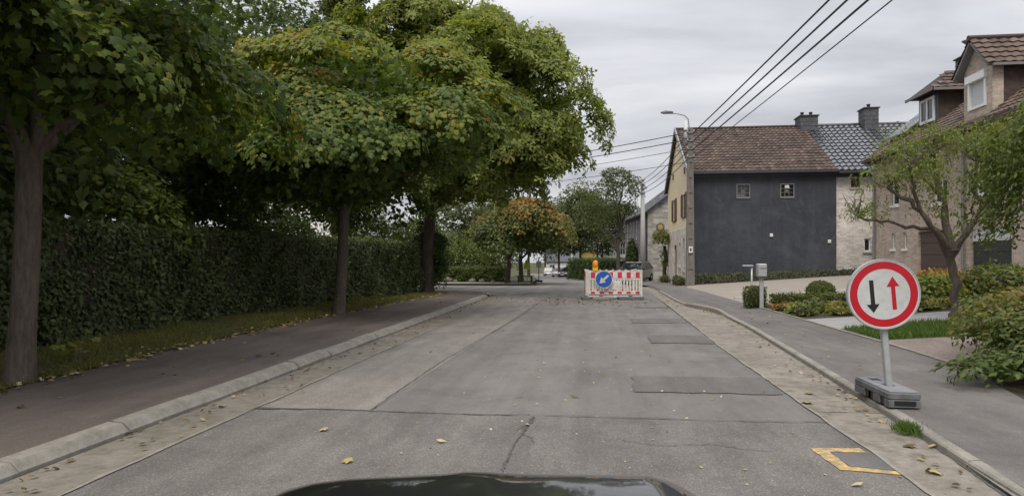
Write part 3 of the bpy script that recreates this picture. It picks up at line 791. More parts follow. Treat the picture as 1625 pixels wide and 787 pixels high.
# understorey shrubs seen between hedge top and crowns
for loc, rx_, hz, mt, lab in (((-9.2, 11.0, .15), 1.5, 3.0, 'leaf_maple', 'broad leafy garden shrub showing over the hedge near the first trunk'),
                          ((-9.6, 14.6, .15), 1.7, 3.1, 'leaf_dark', 'darker garden shrub showing over the hedge left of the slim trunk'),
                          ((-9.3, 17.6, .15), 1.3, 2.8, 'leaf_dark', 'loose garden shrub in the gap left of the slim trunk'),
                          ((-9.6, 26.6, .15), 1.9, 3.2, 'leaf_maple', 'garden shrub over the hedge right of the slim maple trunk'),
                          ((-8.3, 29.5, .1), 1.6, 3.0, 'leaf_light', 'light green shrub behind the far end of the hedge')):
    root = thing('garden_shrub', lab, 'shrub', loc, 0, 'garden shrubs behind the clipped hedge')
    smoothed(trunk_mb(hz * .5, .06, .04, [((.6, .1, hz * .7), hz * .3, .03), ((-.6, .3, hz * .75), hz * .35, .03), ((.1, -.6, hz * .7), hz * .4, .03)], sides=7).build('stem', M['bark_dark'], root))
    arr, _ = crown(lobes=[(0, 0, hz * .62, rx_, rx_, hz * .42, 1)], clumps=110, rc=.4, per=36, size=.13, flat=.5, shell=(.55, 1.05), up=.8, droop=.5, tint=.47, fill=600)
    leaves_obj('foliage', arr, OVAL, M[mt], root)

# tall pine whose feathery top shows above the crowns
root = thing('pine_tree', 'tall thin pine showing its feathery top between the maple and the chestnut crowns', 'tree', (-13.4, 34.0, g0(34)))
mb = MB(); mb.tube([(0, 0, -.1), (.1, 0, 8), (.05, .1, 19)], [.3, .22, .05], 9)
P_, N_, D_ = [], [], []
for z in np.arange(7, 19.2, .42):
    for k in range(5):
        a = RNG.uniform(0, 6.28); L = max(.5, (20 - z) * .28) * RNG.uniform(.7, 1.1)
        e = Vector((math.cos(a) * L, math.sin(a) * L, z + .12 * L))
        mb.tube([(0.05, 0, z), e], [.045, .01], 4)
        for t_ in np.linspace(.25, 1, 9):
            c = Vector((0.05, 0, z)).lerp(e, t_)
            for _ in range(9):
                P_.append(c + Vector(RNG.normal(size=3)) * .16); N_.append(RNG.normal(size=3)); D_.append((math.cos(a) + RNG.normal() * .6, math.sin(a) + RNG.normal() * .6, RNG.normal() * .5))
mb.build('trunk', M['bark_dark'], root, smooth=True)
n = len(P_)
leaves_obj('crown', (np.array([tuple(p) for p in P_]), np.array(N_), np.array(D_), RNG.uniform(.25, .45, n), .45 + RNG.normal(size=n) * .12), SPRAY, M['leaf_far'], root)

# ---- clipped hedge
def hedge(name, label, pts, depth, h, n, size, mat, z0=.1, group=None, inset=.1, tint=.42, top_rough=.03):
    """pts: front-face line on the ground; the hedge lies to its left"""
    root = thing(name, label, 'hedge', (pts[0][0], pts[0][1], z0), 0, group)
    b = Vector((pts[0][0], pts[0][1]))
    mb = MB(); core = []
    Ls = [math.dist(pts[i], pts[i + 1]) for i in range(len(pts) - 1)]
    P, N = [], []
    tot = sum(Ls)
    for i in range(len(pts) - 1):
        a, c = Vector(pts[i]) - b, Vector(pts[i + 1]) - b
        d = (c - a).normalized(); q = Vector((-d.y, d.x))
        k = inset
        cs = [a + q * k + d * (k if i == 0 else 0), c + q * k - d * (k if i == len(pts) - 2 else 0), c + q * (depth - k) - d * (k if i == len(pts) - 2 else 0), a + q * (depth - k) + d * (k if i == 0 else 0)]
        mb.add([(p.x, p.y, 0) for p in cs] + [(p.x, p.y, h - k) for p in cs], [(4, 5, 6, 7), (0, 1, 5, 4), (1, 2, 6, 5), (2, 3, 7, 6), (3, 0, 4, 7)])
        m = int(n * Ls[i] / tot)
        for face, share in (('f', .62), ('t', .26), ('b', .07), ('e', .05)):
            mm = int(m * share)
            u = RNG.uniform(0, 1, mm); v = RNG.uniform(0, 1, mm)
            lump = .07 * np.sin(u * Ls[i] * 2.1 + v * 4) * np.sin(u * Ls[i] * .83 + 1) + .05 * np.sin(u * Ls[i] * 6.3 - v * 7) + RNG.normal(size=mm) * .04
            A = np.array([a.x, a.y]); Cc = np.array([c.x, c.y]); Q = np.array([q.x, q.y]); Dd = np.array([d.x, d.y])
            if face == 'f':
                xy = A + (Cc - A) * u[:, None] + Q * (.03 - lump)[:, None]; z = v * h; nn = np.tile([-q.x, -q.y, .35], (mm, 1))
            elif face == 'b':
                xy = A + (Cc - A) * u[:, None] + Q * (depth - .03 + lump)[:, None]; z = v * h; nn = np.tile([q.x, q.y, .35], (mm, 1))
            elif face == 't':
                xy = A + (Cc - A) * u[:, None] + Q * (v * depth)[:, None]; z = h - .02 + lump * .7 + np.abs(RNG.normal(size=mm)) * top_rough; nn = np.tile([0, 0, 1.0], (mm, 1))
            else:
                s_ = RNG.integers(0, 2, mm)
                base = np.where(s_[:, None] == 0, A - Dd * .02, Cc + Dd * .02)
                xy = base + Q * (v * depth)[:, None] + Dd * lump[:, None]; z = u * h; nn = np.where(s_[:, None] == 0, np.array([-d.x, -d.y, .3]), np.array([d.x, d.y, .3]))
            P.append(np.column_stack([xy, z])); N.append(nn)
    P = np.concatenate(P); N = np.concatenate(N); nn = len(P)
    N = unit(N) + RNG.normal(size=(nn, 3)) * .5
    D = RNG.normal(size=(nn, 3)) * .6 + np.array([0, 0, .1])
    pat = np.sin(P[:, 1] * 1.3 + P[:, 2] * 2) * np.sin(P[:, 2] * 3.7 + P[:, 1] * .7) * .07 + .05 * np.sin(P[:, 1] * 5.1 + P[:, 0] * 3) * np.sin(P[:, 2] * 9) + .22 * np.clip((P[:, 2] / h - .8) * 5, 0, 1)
    link('hedge_core', mb.mesh('hedge_core', M['soil']), root)
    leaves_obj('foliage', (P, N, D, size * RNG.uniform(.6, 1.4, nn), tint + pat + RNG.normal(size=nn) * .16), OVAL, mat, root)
    return root
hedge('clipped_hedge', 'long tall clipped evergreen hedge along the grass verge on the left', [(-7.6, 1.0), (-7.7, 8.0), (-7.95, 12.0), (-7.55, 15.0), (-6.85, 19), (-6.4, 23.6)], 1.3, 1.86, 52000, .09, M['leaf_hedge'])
# conifer column closing the hedge at the corner
root = thing('columnar_conifer', 'dark upright conifer closing the end of the hedge at the corner', 'shrub', (-6.3, 24.55, .1))
MB().tube([(0, 0, -.05), (0, 0, 2.2)], [.08, .03], 7).build('trunk', M['bark_dark'], root)
arr, _ = crown(lobes=[(0, 0, 1.35, .62, .6, 1.45, 2), (0, 0, .6, .66, .64, .7, 1)], clumps=130, rc=.26, per=50, size=.1, flat=.6, shell=(.75, 1.05), up=.7, droop=-.3, tint=.4, fill=1200, zmin=0)
leaves_obj('foliage', arr, OVAL, M['leaf_dark'], root)
# small weeds by the second trunk
for (x, y, hgt, lab) in ((-5.75, 15.3, .75, 'thin weed with pale leaves beside the slim maple trunk'), (-5.5, 16.2, .5, 'low weed on the verge right of the slim maple trunk'), (-6.3, 7.2, .4, 'small weed on the grass beside the nearest trunk')):
    root = thing('weed', lab, 'weed', (x, y, .1))
    mb = MB()
    Pw, Dw = [], []
    for k in range(5):
        a = RNG.uniform(0, 6.28); e = Vector((math.cos(a) * .22, math.sin(a) * .22, hgt * RNG.uniform(.6, 1)))
        mb.tube([(0, 0, -.03), (e.x * .3, e.y * .3, e.z * .6), e], [.006, .005, .002], 4)
        for t_ in (.45, .6, .75, .9, 1):
            p = Vector((e.x * t_, e.y * t_, e.z * t_)); Pw.append(tuple(p)); Dw.append((RNG.normal(), RNG.normal(), .1))
    mb.build('stem', M['twig'], root)
    k = len(Pw)
    leaves_obj('foliage', (np.array(Pw), np.tile([0, 0, 1.0], (k, 1)) + RNG.normal(size=(k, 3)) * .3, np.array(Dw), RNG.uniform(.07, .13, k), .6 + RNG.normal(size=k) * .1), MAPLE, M['leaf_light'], root)

# ---- far side of the junction
def far_tree(name, lab, loc, lobes, top, r0, mat, tint, boughs=None, clumps=150, rc=.6, per=22, size=.22, group=None, autumn=0, bark=M['bark_dark'], limbs=None, tpl=OVAL, lean=(0, 0), fill=900, zmin=None, up=.9, flat=.5):
    lm = limbs or [((l[0], l[1], l[2]), top * .8, r0 * .5) for l in lobes]
    return plant_tree(name, lab, loc, dict(top=top, r0=r0, r1=r0 * .7, limbs=lm, sides=9, twigs=2, lean=lean),
        [(dict(lobes=lobes, boughs=boughs, clumps=clumps, rc=rc, per=per, size=size, flat=flat, shell=(.65, 1.05), up=up, droop=.45, tint=tint, autumn=autumn, fill=fill, spread=.45, zmin=zmin), tpl, mat)], bark=bark, group=group)
far_tree('maple_tree', 'small autumn maple on the far corner with an orange tinged crown', (-4.9, 37.6, g0(37.6) + .08), [(.9, 0, 3.0, 2.6, 2.4, 1.35, 3), (1.2, -.3, 3.9, 1.6, 1.6, .8, 1.3), (-.8, -.6, 2.5, 1.3, 1.3, .7, 1)], 1.8, .15, M['leaf_autumn'], .40, clumps=250, rc=.5, per=46, boughs=(34, .8), size=.14, autumn=.48, fill=2200, zmin=1.35, lean=(.15, 0), tpl=MAPLE)
far_tree('maple_tree', 'greener small maple just behind the orange tinged one on the far corner', (-4.6, 42.2, g0(42.2) + .1), [(.4, 0, 3.1, 2.6, 2.2, 1.3, 3), (1.6, 0, 2.9, 1.6, 1.4, 1.0, 1)], 1.9, .17, M['leaf_autumn'], .32, clumps=190, rc=.5, per=40, size=.17, autumn=.25, fill=2200, zmin=1.3)
hedge('low_hedge', 'low clipped hedge across the junction behind a row of rocks', [(-5.6, 41.0), (-16, 41.0)][::-1], 1.0, .95, 9000, .12, M['leaf_box'], z0=g0(41) + .08, inset=.12)
for i, (x, s_) in enumerate(((-11.0, .27), (-10.5, .17), (-9.1, .31), (-8.6, .16), (-7.5, .24), (-6.9, .2), (-6.2, .14))):
    mb = MB(); mb.lathe([(.3, -.1), (1.0, 0), (1.05, .35), (.7, .8), (.2, .95)], 9)
    mb.v = [(a * s_ * random.uniform(.8, 1.2), b * s_ * random.uniform(.75, 1.1), c * s_ * random.uniform(.85, 1.15)) for a, b, c in mb.v]
    o = mb.build('rock', M['rock'], None, (x, 40.35, g0(40.35) + .1), True)
    tag(o, ('leftmost rock', 'small rock second from the left', 'big middle rock', 'smallest rock right of the big middle one', 'medium rock left of the trunks', 'rock beside the tree trunk', 'tiny rightmost rock')[i] + ' at the foot of the low hedge', 'rock', 'rocks along the low hedge')
far_tree('garden_bush', 'big light green bush behind the low hedge across the junction', (-9.6, 46, g0(46)), [(0, 0, 1.9, 3.0, 2.0, 1.9, 2), (2.6, .5, 1.6, 1.8, 1.6, 1.4, 1)], 1.4, .12, M['leaf_far'], .5, clumps=150, rc=.6, per=26, size=.22)
far_tree('garden_bush', 'rounded light green bush right behind the left end of the low hedge', (-9.0, 43.2, g0(43)), [(0, 0, 1.5, 1.9, 1.5, 1.5, 2), (-2.4, .5, 1.5, 1.9, 1.5, 1.6, 1.4)], 1.1, .1, M['leaf_light'], .38, clumps=150, rc=.5, per=26, size=.17)
far_tree('garden_bush', 'taller grey green tree behind the low hedge across the junction', (-12, 52, g0(52)), [(0, 0, 4.4, 3.4, 3.0, 3.4, 2), (3.0, .5, 3.6, 2.2, 2, 2.2, 1)], 2.6, .2, M['leaf_far'], .38, clumps=190, rc=.8, per=26, size=.28)
grp = 'background trees along the far street'
for (x, y, lobes, top, tint_, mt, lab) in (
        (-9.5, 66, [(0, 0, 5.0, 3.2, 3, 3.2, 2)], 3.0, .42, 'leaf_far', 'grey green street tree far off behind the orange tinged maple'),
        (-7.9, 82, [(0, 0, 6.2, 2.8, 3, 3.6, 2), (1.5, 0, 4.6, 1.8, 2, 1.8, 1)], 3.4, .36, 'leaf_far', 'far street tree standing left of the slender lamp post'),
        (-4.7, 96, [(0, 0, 7.2, 3.6, 3, 4.6, 2), (1.2, 0, 4.8, 2.2, 2, 2.0, 1)], 4.2, .42, 'leaf_far', 'pale far street tree above the parked dark car'),
        (-1.2, 78, [(0, 0, 6.8, 3.0, 3, 4.6, 2), (-1.0, 0, 4.6, 2.2, 2, 2.0, 1)], 3.8, .46, 'leaf_far', 'light green far street tree right of the slender lamp post'),
        (1.6, 88, [(0, 0, 6.5, 3.4, 3, 4.6, 2)], 4.2, .34, 'leaf_far', 'dull green far tree in front of the yellow house'),
        (-14, 105, [(0, 0, 7, 5, 4, 5, 2)], 4.2, .4, 'leaf_far', 'wide far tree closing the view on the left'),
        (-9.0, 128, [(0, 0, 7, 5, 4, 5.5, 2)], 4.2, .4, 'leaf_far', 'farthest tree at the end of the street behind the silver van'),
        (4.8, 112, [(0, 0, 7, 5, 4, 5, 2)], 4.2, .36, 'leaf_far', 'far tree behind the yellow house')):
    far_tree('street_tree', lab, (x, y, g0(y)), lobes, top, .2, M[mt], tint_, clumps=260, rc=.8, per=24, size=.32, group=grp, fill=1500)
far_tree('garden_tree', 'tree with forked dark trunk in front of the stone house facade', (2.2, 51.5, g0(51.5) + .05),
    [(-1.0, 0, 6.3, 2.3, 2.2, 1.9, 2), (.45, 0, 7.1, 1.4, 1.5, 1.5, 1.2), (-2.2, 0, 5.0, 1.5, 1.4, 1.3, 1), (.5, -.2, 5.6, .8, 1, .6, .5), (-.1, 0, 8.2, 1.3, 1.2, .9, .7)], 2.4, .2, M['leaf_far'], .40, clumps=210, rc=.42, per=30, size=.17, fill=300,
    limbs=[((-1.5, 0, 5.2), 2.2, .13), ((.9, .2, 6.4), 2.3, .13), ((-.4, .3, 6.6), 2.35, .1), ((.3, 0, 8.0), 2.3, .1), ((-2.0, 0, 4.6), 2.2, .06)])
hedge('dark_hedge', 'dark hedge under the forked tree left of the stone house', [(-2.2, 61.5), (1.9, 54.5)], 1.6, 1.9, 7000, .14, M['leaf_dark'], z0=g0(57), inset=.15)
hedge('dark_hedge', 'dark hedge along the far pavement behind the parked dark car', [(-1.3, 84), (-.1, 66)], 1.6, 2.2, 5000, .2, M['leaf_dark'], z0=g0(75) - .2, inset=.15)
# ------------------------------------------------------------------ buildings
def cladding(name, c1, c2): return m_rough(name, c1, c2, 7, .75, .5, 40, .006)
M['black_render'] = None
t = NT('anthracite_render')
a = t.noise(.45, 6, .65, t.coord(scale=(1, 1, 1.4)), .6); b = t.noise(2.4, 6, .65); c = t.noise(160, 2)
col = t.ramp(t.math('MULTIPLY_ADD', a, .7, t.math('MULTIPLY', b, .3)), (.36, (.034, .037, .047)), (.52, (.049, .053, .065)), (.70, (.074, .078, .092)))
sm = t.noise(.9, 7, .75, t.coord(scale=(1.6, 1, .9)), 1.5)
stk = t.noise(1.0, 5, .65, t.coord(scale=(2.4, 1, .16)))
col = t.mix(.7, col, t.ramp(stk, (.32, .78), (.68, 1.22)), 'MULTIPLY')
col = t.mix(t.math('MULTIPLY', t.ramp(sm, (.56, 0.0), (.72, 1.0)), .5), col, (.125, .128, .138))
M['black_render'] = t.princ(col, .78, t.bump(c, .5, .006), spec=.3)
M['cream'] = m_concrete('cream_render', (.74, .62, .43), .08, .02)
M['whitestone'] = m_brick('whitewashed_stone', 'yz', (.68, .63, .56), (.48, .43, .37), (.55, .5, .44), .42, .2, True)
M['whitebrick'] = m_brick('pale_brick', 'xz', (.72, .68, .63), (.50, .45, .41), (.56, .53, .49), .3, .105, True)
M['tanbrick_x'] = m_brick('tan_brick', 'yz', (.50, .40, .325), (.35, .28, .23), (.46, .42, .38), .21, .072)
M['tanbrick_y'] = m_brick('tan_brick_side', 'xz', (.50, .40, .325), (.35, .28, .23), (.46, .42, .38), .21, .072)
M['greystone_y'] = m_brick('grey_rubble', 'xz', (.50, .465, .415), (.25, .235, .215), (.38, .36, .33), .5, .19, True)
M['greystone_x'] = m_brick('grey_rubble_front', 'yz', (.27, .235, .23), (.2, .18, .18), (.24, .22, .21), .48, .2, True)
def m_tile(name, stops, rough, moss=None, spec=.4, bs=.3):
    t = NT(name)
    at = t.n('ShaderNodeAttribute', attribute_name='tint')
    ob = t.n('ShaderNodeObjectInfo')
    col = t.ramp(t.math('ADD', at.outputs['Fac'], t.math('MULTIPLY', t.math('SUBTRACT', t.noise(1.2, 6, .7), .5), .7)), *stops)
    col = t.mix(.5, col, t.ramp(t.noise(30, 4, .6), (.3, .65), (.7, 1.3)), 'MULTIPLY')
    if moss:
        k = t.noise(1.4, 7, .75)
        col = t.mix(t.ramp(k, (.56, 0.0), (.70, .8)), col, moss)
        col = t.mix(t.ramp(t.noise(9, 4, .6), (.68, 0.0), (.72, .75)), col, (.34, .33, .27))
    return t.princ(col, rough, t.bump(t.noise(60, 3), bs, .004), spec=spec)
M['tile_brown'] = m_tile('old_brown_tile', [(.1, (.036, .024, .020)), (.5, (.074, .049, .039)), (.9, (.122, .085, .068))], .8, (.105, .095, .06))
M['tile_brown2'] = m_tile('brown_tile', [(.1, (.06, .041, .033)), (.5, (.105, .071, .055)), (.9, (.165, .115, .088))], .75, (.13, .11, .06))
M['tile_black'] = m_tile('black_glazed_tile', [(0, (.045, .048, .056)), (1, (.10, .105, .115))], .2, None, .9, .06)
M['slate'] = m_tile('slate_roof', [(0, (.07, .075, .085)), (1, (.17, .175, .185))], .6)
M['white_pvc'] = m_plain('white_window_frame', (.74, .74, .73), .45, var=.05)
M['grey_metal'] = m_plain('zinc', (.26, .265, .27), .45, .6)
M['dark_metal'] = m_plain('dark_grey_metal', (.055, .058, .062), .45, .3)
M['brown_clad'] = cladding('brown_cladding', (.055, .038, .032), (.105, .075, .062))
M['brown_wood'] = m_plain('brown_shutter', (.13, .075, .055), .55, bs=.3)
M['dark_door'] = m_plain('dark_garage_door', (.032, .032, .034), .45, bs=.1)
M['brown_door'] = m_plain('brown_garage_door', (.085, .06, .05), .5, bs=.1)
M['glass'] = m_glass_dark('window_glass')
M['glass_pale'] = m_glass_dark('pale_pane', (.16, .17, .175), .35)
M['shutter'] = m_plain('roller_shutter', (.52, .53, .55), .5, var=.05)
M['solar'] = m_glass_dark('solar_glass', (.02, .026, .045), .1)
M['conc_frame'] = m_concrete('window_surround', (.19, .185, .18), .15)
M['bluestone'] = m_concrete('stone_sill', (.40, .385, .36), .15)

def inv(root): return -Vector(root.location)
def wallx(mb, x, out, y0, y1, z0, z1, holes=(), dep=.18):
    """wall in the plane x=const facing out (+1/-1), with recessed openings"""
    ys = sorted({y0, y1, *[h for q in holes for h in q[:2]]}); zs = sorted({z0, z1, *[h for q in holes for h in q[2:4]]})
    for i in range(len(ys) - 1):
        for j in range(len(zs) - 1):
            cy_, cz_ = (ys[i] + ys[i + 1]) / 2, (zs[j] + zs[j + 1]) / 2
            if any(q[0] < cy_ < q[1] and q[2] < cz_ < q[3] for q in holes): continue
            mb.quad((x, ys[i], zs[j]), (x, ys[i + 1], zs[j]), (x, ys[i + 1], zs[j + 1]), (x, ys[i], zs[j + 1]))
    for a, b, c, d in [q[:4] for q in holes]:
        X = x - out * dep
        mb.quad((x, a, c), (X, a, c), (X, a, d), (x, a, d)); mb.quad((x, b, c), (X, b, c), (X, b, d), (x, b, d))
        mb.quad((x, a, c), (X, a, c), (X, b, c), (x, b, c)); mb.quad((x, a, d), (X, a, d), (X, b, d), (x, b, d))
    return mb
def wally(mb, y, out, x0, x1, z0, z1, holes=(), dep=.18):
    t_ = MB(); wallx(t_, y, out, x0, x1, z0, z1, holes, dep)
    return mb.add([(q[1], q[0], q[2]) for q in t_.v], t_.f)

def tiled_roof(parent, O, U, V, nu, nv, amp, mat, name='roof_tiles', each=False, loc=None, lift=.028, seg=5, kind='stuff', skip=None):
    """pantile courses stepping up a slope; O eave corner, U along the eave, V up the slope"""
    O, U, V = Vector(O), Vector(U), Vector(V)
    n = U.cross(V).normalized()
    if n.z < 0: n = -n
    du, dv = U / nu, V / nv
    prof = [(k / seg, amp * (.5 - .5 * math.cos(2 * math.pi * k / seg)) * (1 if k / seg < .75 else .8)) for k in range(seg + 1)]
    if each:
        vs = []
        for s, hh in ((-.04, lift), (1.0, 0.0)):
            for q, h in prof: vs.append(du * q * 1.02 + dv * s + n * (h + hh))
        for q, h in prof: vs.append(du * q * 1.02 + dv * -.04 + n * (h + lift - .022))
        m_ = seg + 1
        fs = [(k, k + 1, m_ + k + 1, m_ + k) for k in range(seg)] + [(2 * m_ + k, 2 * m_ + k + 1, k + 1, k) for k in range(seg)]
        mes = []
        for q in range(4):
            me = MB().add([tuple(p) for p in vs], fs).mesh('roof_tile', mat, False)
            at = me.attributes.new('tint', 'FLOAT', 'FACE'); at.data.foreach_set('value', [random.uniform(.1, .9)] * len(fs))
            mes.append(me)
        for j in range(nv):
            for i in range(nu):
                if skip and skip(i / nu, j / nv): continue
                o = link('roof_tile', random.choice(mes), parent)
                p = O + du * i + dv * j + n * random.uniform(-.002, .004)
                o.location = p + (loc or Vector((0, 0, 0)))
        return
    vs, fs, tv = [], [], []
    for j in range(nv):
        for i in range(nu):
            if skip and skip((i + .5) / nu, (j + .5) / nv): continue
            b = len(vs); jit = random.uniform(-.004, .006)
            for s, hh in ((-.04, lift + jit), (1.0, jit)):
                for q, h in prof: vs.append(tuple(O + du * (i + q) + dv * (j + s) + n * (h + hh)))
            for q, h in prof: vs.append(tuple(O + du * (i + q) + dv * (j - .04) + n * (h + lift - .03)))
            m_ = seg + 1
            for k in range(seg):
                fs.append((b + k, b + k + 1, b + m_ + k + 1, b + m_ + k)); fs.append((b + 2 * m_ + k, b + 2 * m_ + k + 1, b + k + 1, b + k))
            tv += [random.gauss(.5, .18)] * (2 * seg)
    me = MB().add(vs, fs).mesh(name, mat)
    if len(me.polygons) == len(tv):
        at = me.attributes.new('tint', 'FLOAT', 'FACE'); at.data.foreach_set('value', tv)
    o = link(name, me, parent, loc)
    if kind: o['kind'] = kind
    return o
def slab_roof(mb, O, U, V, th=.12):
    O, U, V = Vector(O), Vector(U), Vector(V); n = U.cross(V).normalized()
    if n.z < 0: n = -n
    c = [O, O + U, O + U + V, O + V]
    lo = [p - n * th for p in c]; hi = [p - n * .012 for p in c]
    return mb.add([tuple(p) for p in lo + hi], [(3, 2, 1, 0), (4, 5, 6, 7), (0, 1, 5, 4), (1, 2, 6, 5), (2, 3, 7, 6), (3, 0, 4, 7)])
def window(parent, axis, pos, out, u0, u1, z0, z1, loc, mull=1, bars=0, frame=M['white_pvc'], glass=M['glass'], fw=.06, dep=.12, sill=None, name='window'):
    """frame set back in its opening, one pane per light, optional stone sill"""
    f = MB(); X = pos - out * dep
    def bx(a, b, c, d, x0, x1, mb):
        if axis == 'x': mb.box(min(x0, x1), max(x0, x1), a, b, c, d)
        else: mb.box(a, b, min(x0, x1), max(x0, x1), c, d)
    f0 = X; f1 = X + out * .05
    bx(u0, u0 + fw, z0, z1, f0, f1, f); bx(u1 - fw, u1, z0, z1, f0, f1, f)
    bx(u0 + fw, u1 - fw, z0, z0 + fw, f0, f1, f); bx(u0 + fw, u1 - fw, z1 - fw, z1, f0, f1, f)
    us = [u0 + fw + (u1 - u0 - 2 * fw) * k / mull for k in range(mull + 1)]
    zs = [z0 + fw + (z1 - z0 - 2 * fw) * k / (bars + 1) for k in range(bars + 2)]
    for k in range(1, mull): bx(us[k] - fw * .4, us[k] + fw * .4, z0 + fw, z1 - fw, f0, f1 - out * .004, f)
    for k in range(1, bars + 1): bx(u0 + fw, u1 - fw, zs[k] - fw * .3, zs[k] + fw * .3, f0, f1 - out * .008, f)
    fr = f.build(name, frame, parent, loc)
    for i in range(mull):
        for j in range(bars + 1):
            g = MB(); bx(us[i], us[i + 1], zs[j], zs[j + 1], X + out * .012, X + out * .024, g); g.build('pane', glass, fr)
    if sill:
        s = MB(); bx(u0 - .06, u1 + .06, z0 - .1, z0 - .004, X, pos + out * .05, s); s.build('sill', sill, fr)
    return fr

# ---- house with the anthracite end wall
H1 = thing('village_house', 'old house with a big anthracite side wall, brown tiled roof and cream gable', 'house', (5.15, 34.0, 0)); L = inv(H1)
mb = MB(); W1 = (7.48, 8.05, 4.55, 5.16); W2 = (9.63, 10.22, 4.55, 5.15)
wally(mb, 34.0, -1, 5.15, 12.3, -.3, 5.9, [W1, W2], .16)
mb.build('side_wall', M['black_render'], H1, L)
mb = MB(); mb.box(5.2, 12.25, 34.4, 43.7, -.3, 5.7); mb.build('inner_wall', M['soil'], H1, L)
GW = [(39.85, 40.95, 3.72, 5.0), (35.75, 36.8, 3.72, 4.95), (40.75, 41.1, 6.3, 6.65), (35.9, 36.2, 6.05, 6.4)]
mb = MB(); wallx(mb, 5.15, -1, 34.0, 43.8, 3.1, 5.9, [h for h in GW if h[3] < 5.9])
mb.add([(5.15, 34.0, 5.9), (5.15, 43.8, 5.9), (5.15, 38.9, 8.98)], [(0, 1, 2)])
mb.build('gable_wall', M['cream'], H1, L)
LW = [(36.0, 36.7, .7, 2.5), (39.3, 40.3, -.2, 2.2), (37.6, 38.3, .9, 2.3)]
mb = MB(); wallx(mb, 5.12, -1, 34.0, 43.8, -.4, 3.1, LW); mb.quad((5.12, 34, 3.1), (5.12, 43.8, 3.1), (5.15, 43.8, 3.12), (5.15, 34, 3.12))
mb.build('lower_wall', M['whitestone'], H1, L)
for (a, b, c, d) in GW[:2]:
    window(H1, 'x', 5.15, -1, a, b, c, d, L, 2, 1, sill=M['brown_wood'])
    for s0, s1 in ((a - .5, a - .03), (b + .03, b + .5)):
        m2 = MB(); m2.box(5.09, 5.135, s0, s1, c - .03, d + .03)
        for k in range(12): m2.box(5.075, 5.092, s0 + .05, s1 - .05, c + .06 + k * .098, c + .12 + k * .098)
        m2.build('shutter', M['brown_wood'], H1, L)
for (a, b, c, d) in GW[2:]:
    m2 = MB(); m2.box(5.10, 5.142, a, b, c, d); m2.build('vent', M['brown_wood'], H1, L)
window(H1, 'x', 5.12, -1, *LW[0], L, 1, 1, sill=M['bluestone'])
window(H1, 'x', 5.12, -1, *LW[2], L, 1, 1, sill=M['bluestone'])
m2 = MB(); m2.box(5.2, 5.24, 39.3, 40.3, -.2, 2.2)
dr = m2.build('door', M['brown_wood'], H1, L); m2 = MB(); m2.box(5.15, 5.2, 39.42, 39.46, .9, 1.1); m2.build('handle', M['grey_metal'], dr)
for W in (W1, W2):
    a, b, c, d = W
    f = MB()
    for q in ((a - .05, b + .05, d, d + .05), (a - .05, b + .05, c - .09, c)): f.box(q[0], q[1], 33.965, 34.15, q[2], q[3])
    for q in ((a - .05, a), (b, b + .05)): f.box(q[0], q[1], 33.968, 34.15, c, d)
    for k in (1, 2):
        f.box(a + (b - a) * k / 3 - .011, a + (b - a) * k / 3 + .011, 34.02, 34.12, c, d); f.box(a, b, 34.025, 34.115, c + (d - c) * k / 3 - .011, c + (d - c) * k / 3 + .011)
    fr = f.build('window', M['conc_frame'], H1, L)
    for i in range(3):
        for j in range(3):
            g = MB(); g.box(a + (b - a) * i / 3 + .022, a + (b - a) * (i + 1) / 3 - .022, 34.06, 34.09, c + (d - c) * j / 3 + .022, c + (d - c) * (j + 1) / 3 - .022)
            pale = (i, j) in ((1, 2), (1, 1)) if W is W2 else (i, j) in ((0, 0), (1, 0), (1, 1))
            g.build('pane', M['glass_pale'] if pale else M['glass'], fr)
    if W is W2:
        g = MB(); g.box(9.82, 10.03, 34.0, 34.05, 4.97, 5.13); g.box(9.87, 9.98, 33.99, 34.0, 5.02, 5.08); g.build('vent_panel', M['white_pvc'], fr)
for x, z in ((9.15, 2.58), (11.96, 2.25)):
    g = MB(); g.box(x - .075, x + .075, 33.94, 33.998, z - .085, z + .085, .012)
    for k in range(4): g.box(x - .055, x + .055, 33.93, 33.941, z - .07 + k * .038, z - .05 + k * .038)
    g.build('wall_vent', M['white_pvc'], H1, L)
mb = MB(); slab_roof(mb, (4.98, 33.72, 5.82), (7.32, 0, 0), (0, 5.18, 3.2)); slab_roof(mb, (4.98, 44.08, 5.82), (7.32, 0, 0), (0, -5.18, 3.2))
rf = mb.build('roof', M['brown_clad'], H1, L)
tiled_roof(rf, (4.98, 33.72, 5.82), (7.32, 0, 0), (0, 5.18, 3.2), 30, 17, .045, M['tile_brown'], lift=.04)
mb = MB(); mb.tube([(4.95, 38.9, 9.06), (12.3, 38.9, 9.06)], .09, 8); mb.build('ridge_tiles', M['tile_brown'], rf)
mb = MB()
for s in (1, -1):
    y0 = 38.9 - s * 5.22
    mb.add([(4.93, y0, 5.66), (4.93, 38.9, 8.93), (4.93, 38.9, 9.17), (4.93, y0, 5.9), (5.0, y0, 5.66), (5.0, 38.9, 8.93), (5.0, 38.9, 9.17), (5.0, y0, 5.9)], [(0, 1, 2, 3), (7, 6, 5, 4), (0, 4, 5, 1), (3, 2, 6, 7), (0, 3, 7, 4), (1, 5, 6, 2)])
mb.build('verge_board', M['grey_metal'], H1, L)
mb = MB(); mb.prism([(33.6, 5.72), (33.75, 5.72), (33.75, 5.86), (33.6, 5.86)], 5.0, 12.28, 'x'); mb.box(5.15, 12.3, 33.93, 33.995, 5.6, 5.78)
mb.build('roof_gutter', M['dark_metal'], H1, L)
mb = MB(); mb.tube([(5.25, 33.72, 5.75), (5.25, 33.95, 5.55), (5.25, 33.95, .3)], .045, 8); mb.build('downpipe', M['dark_metal'], H1, L)
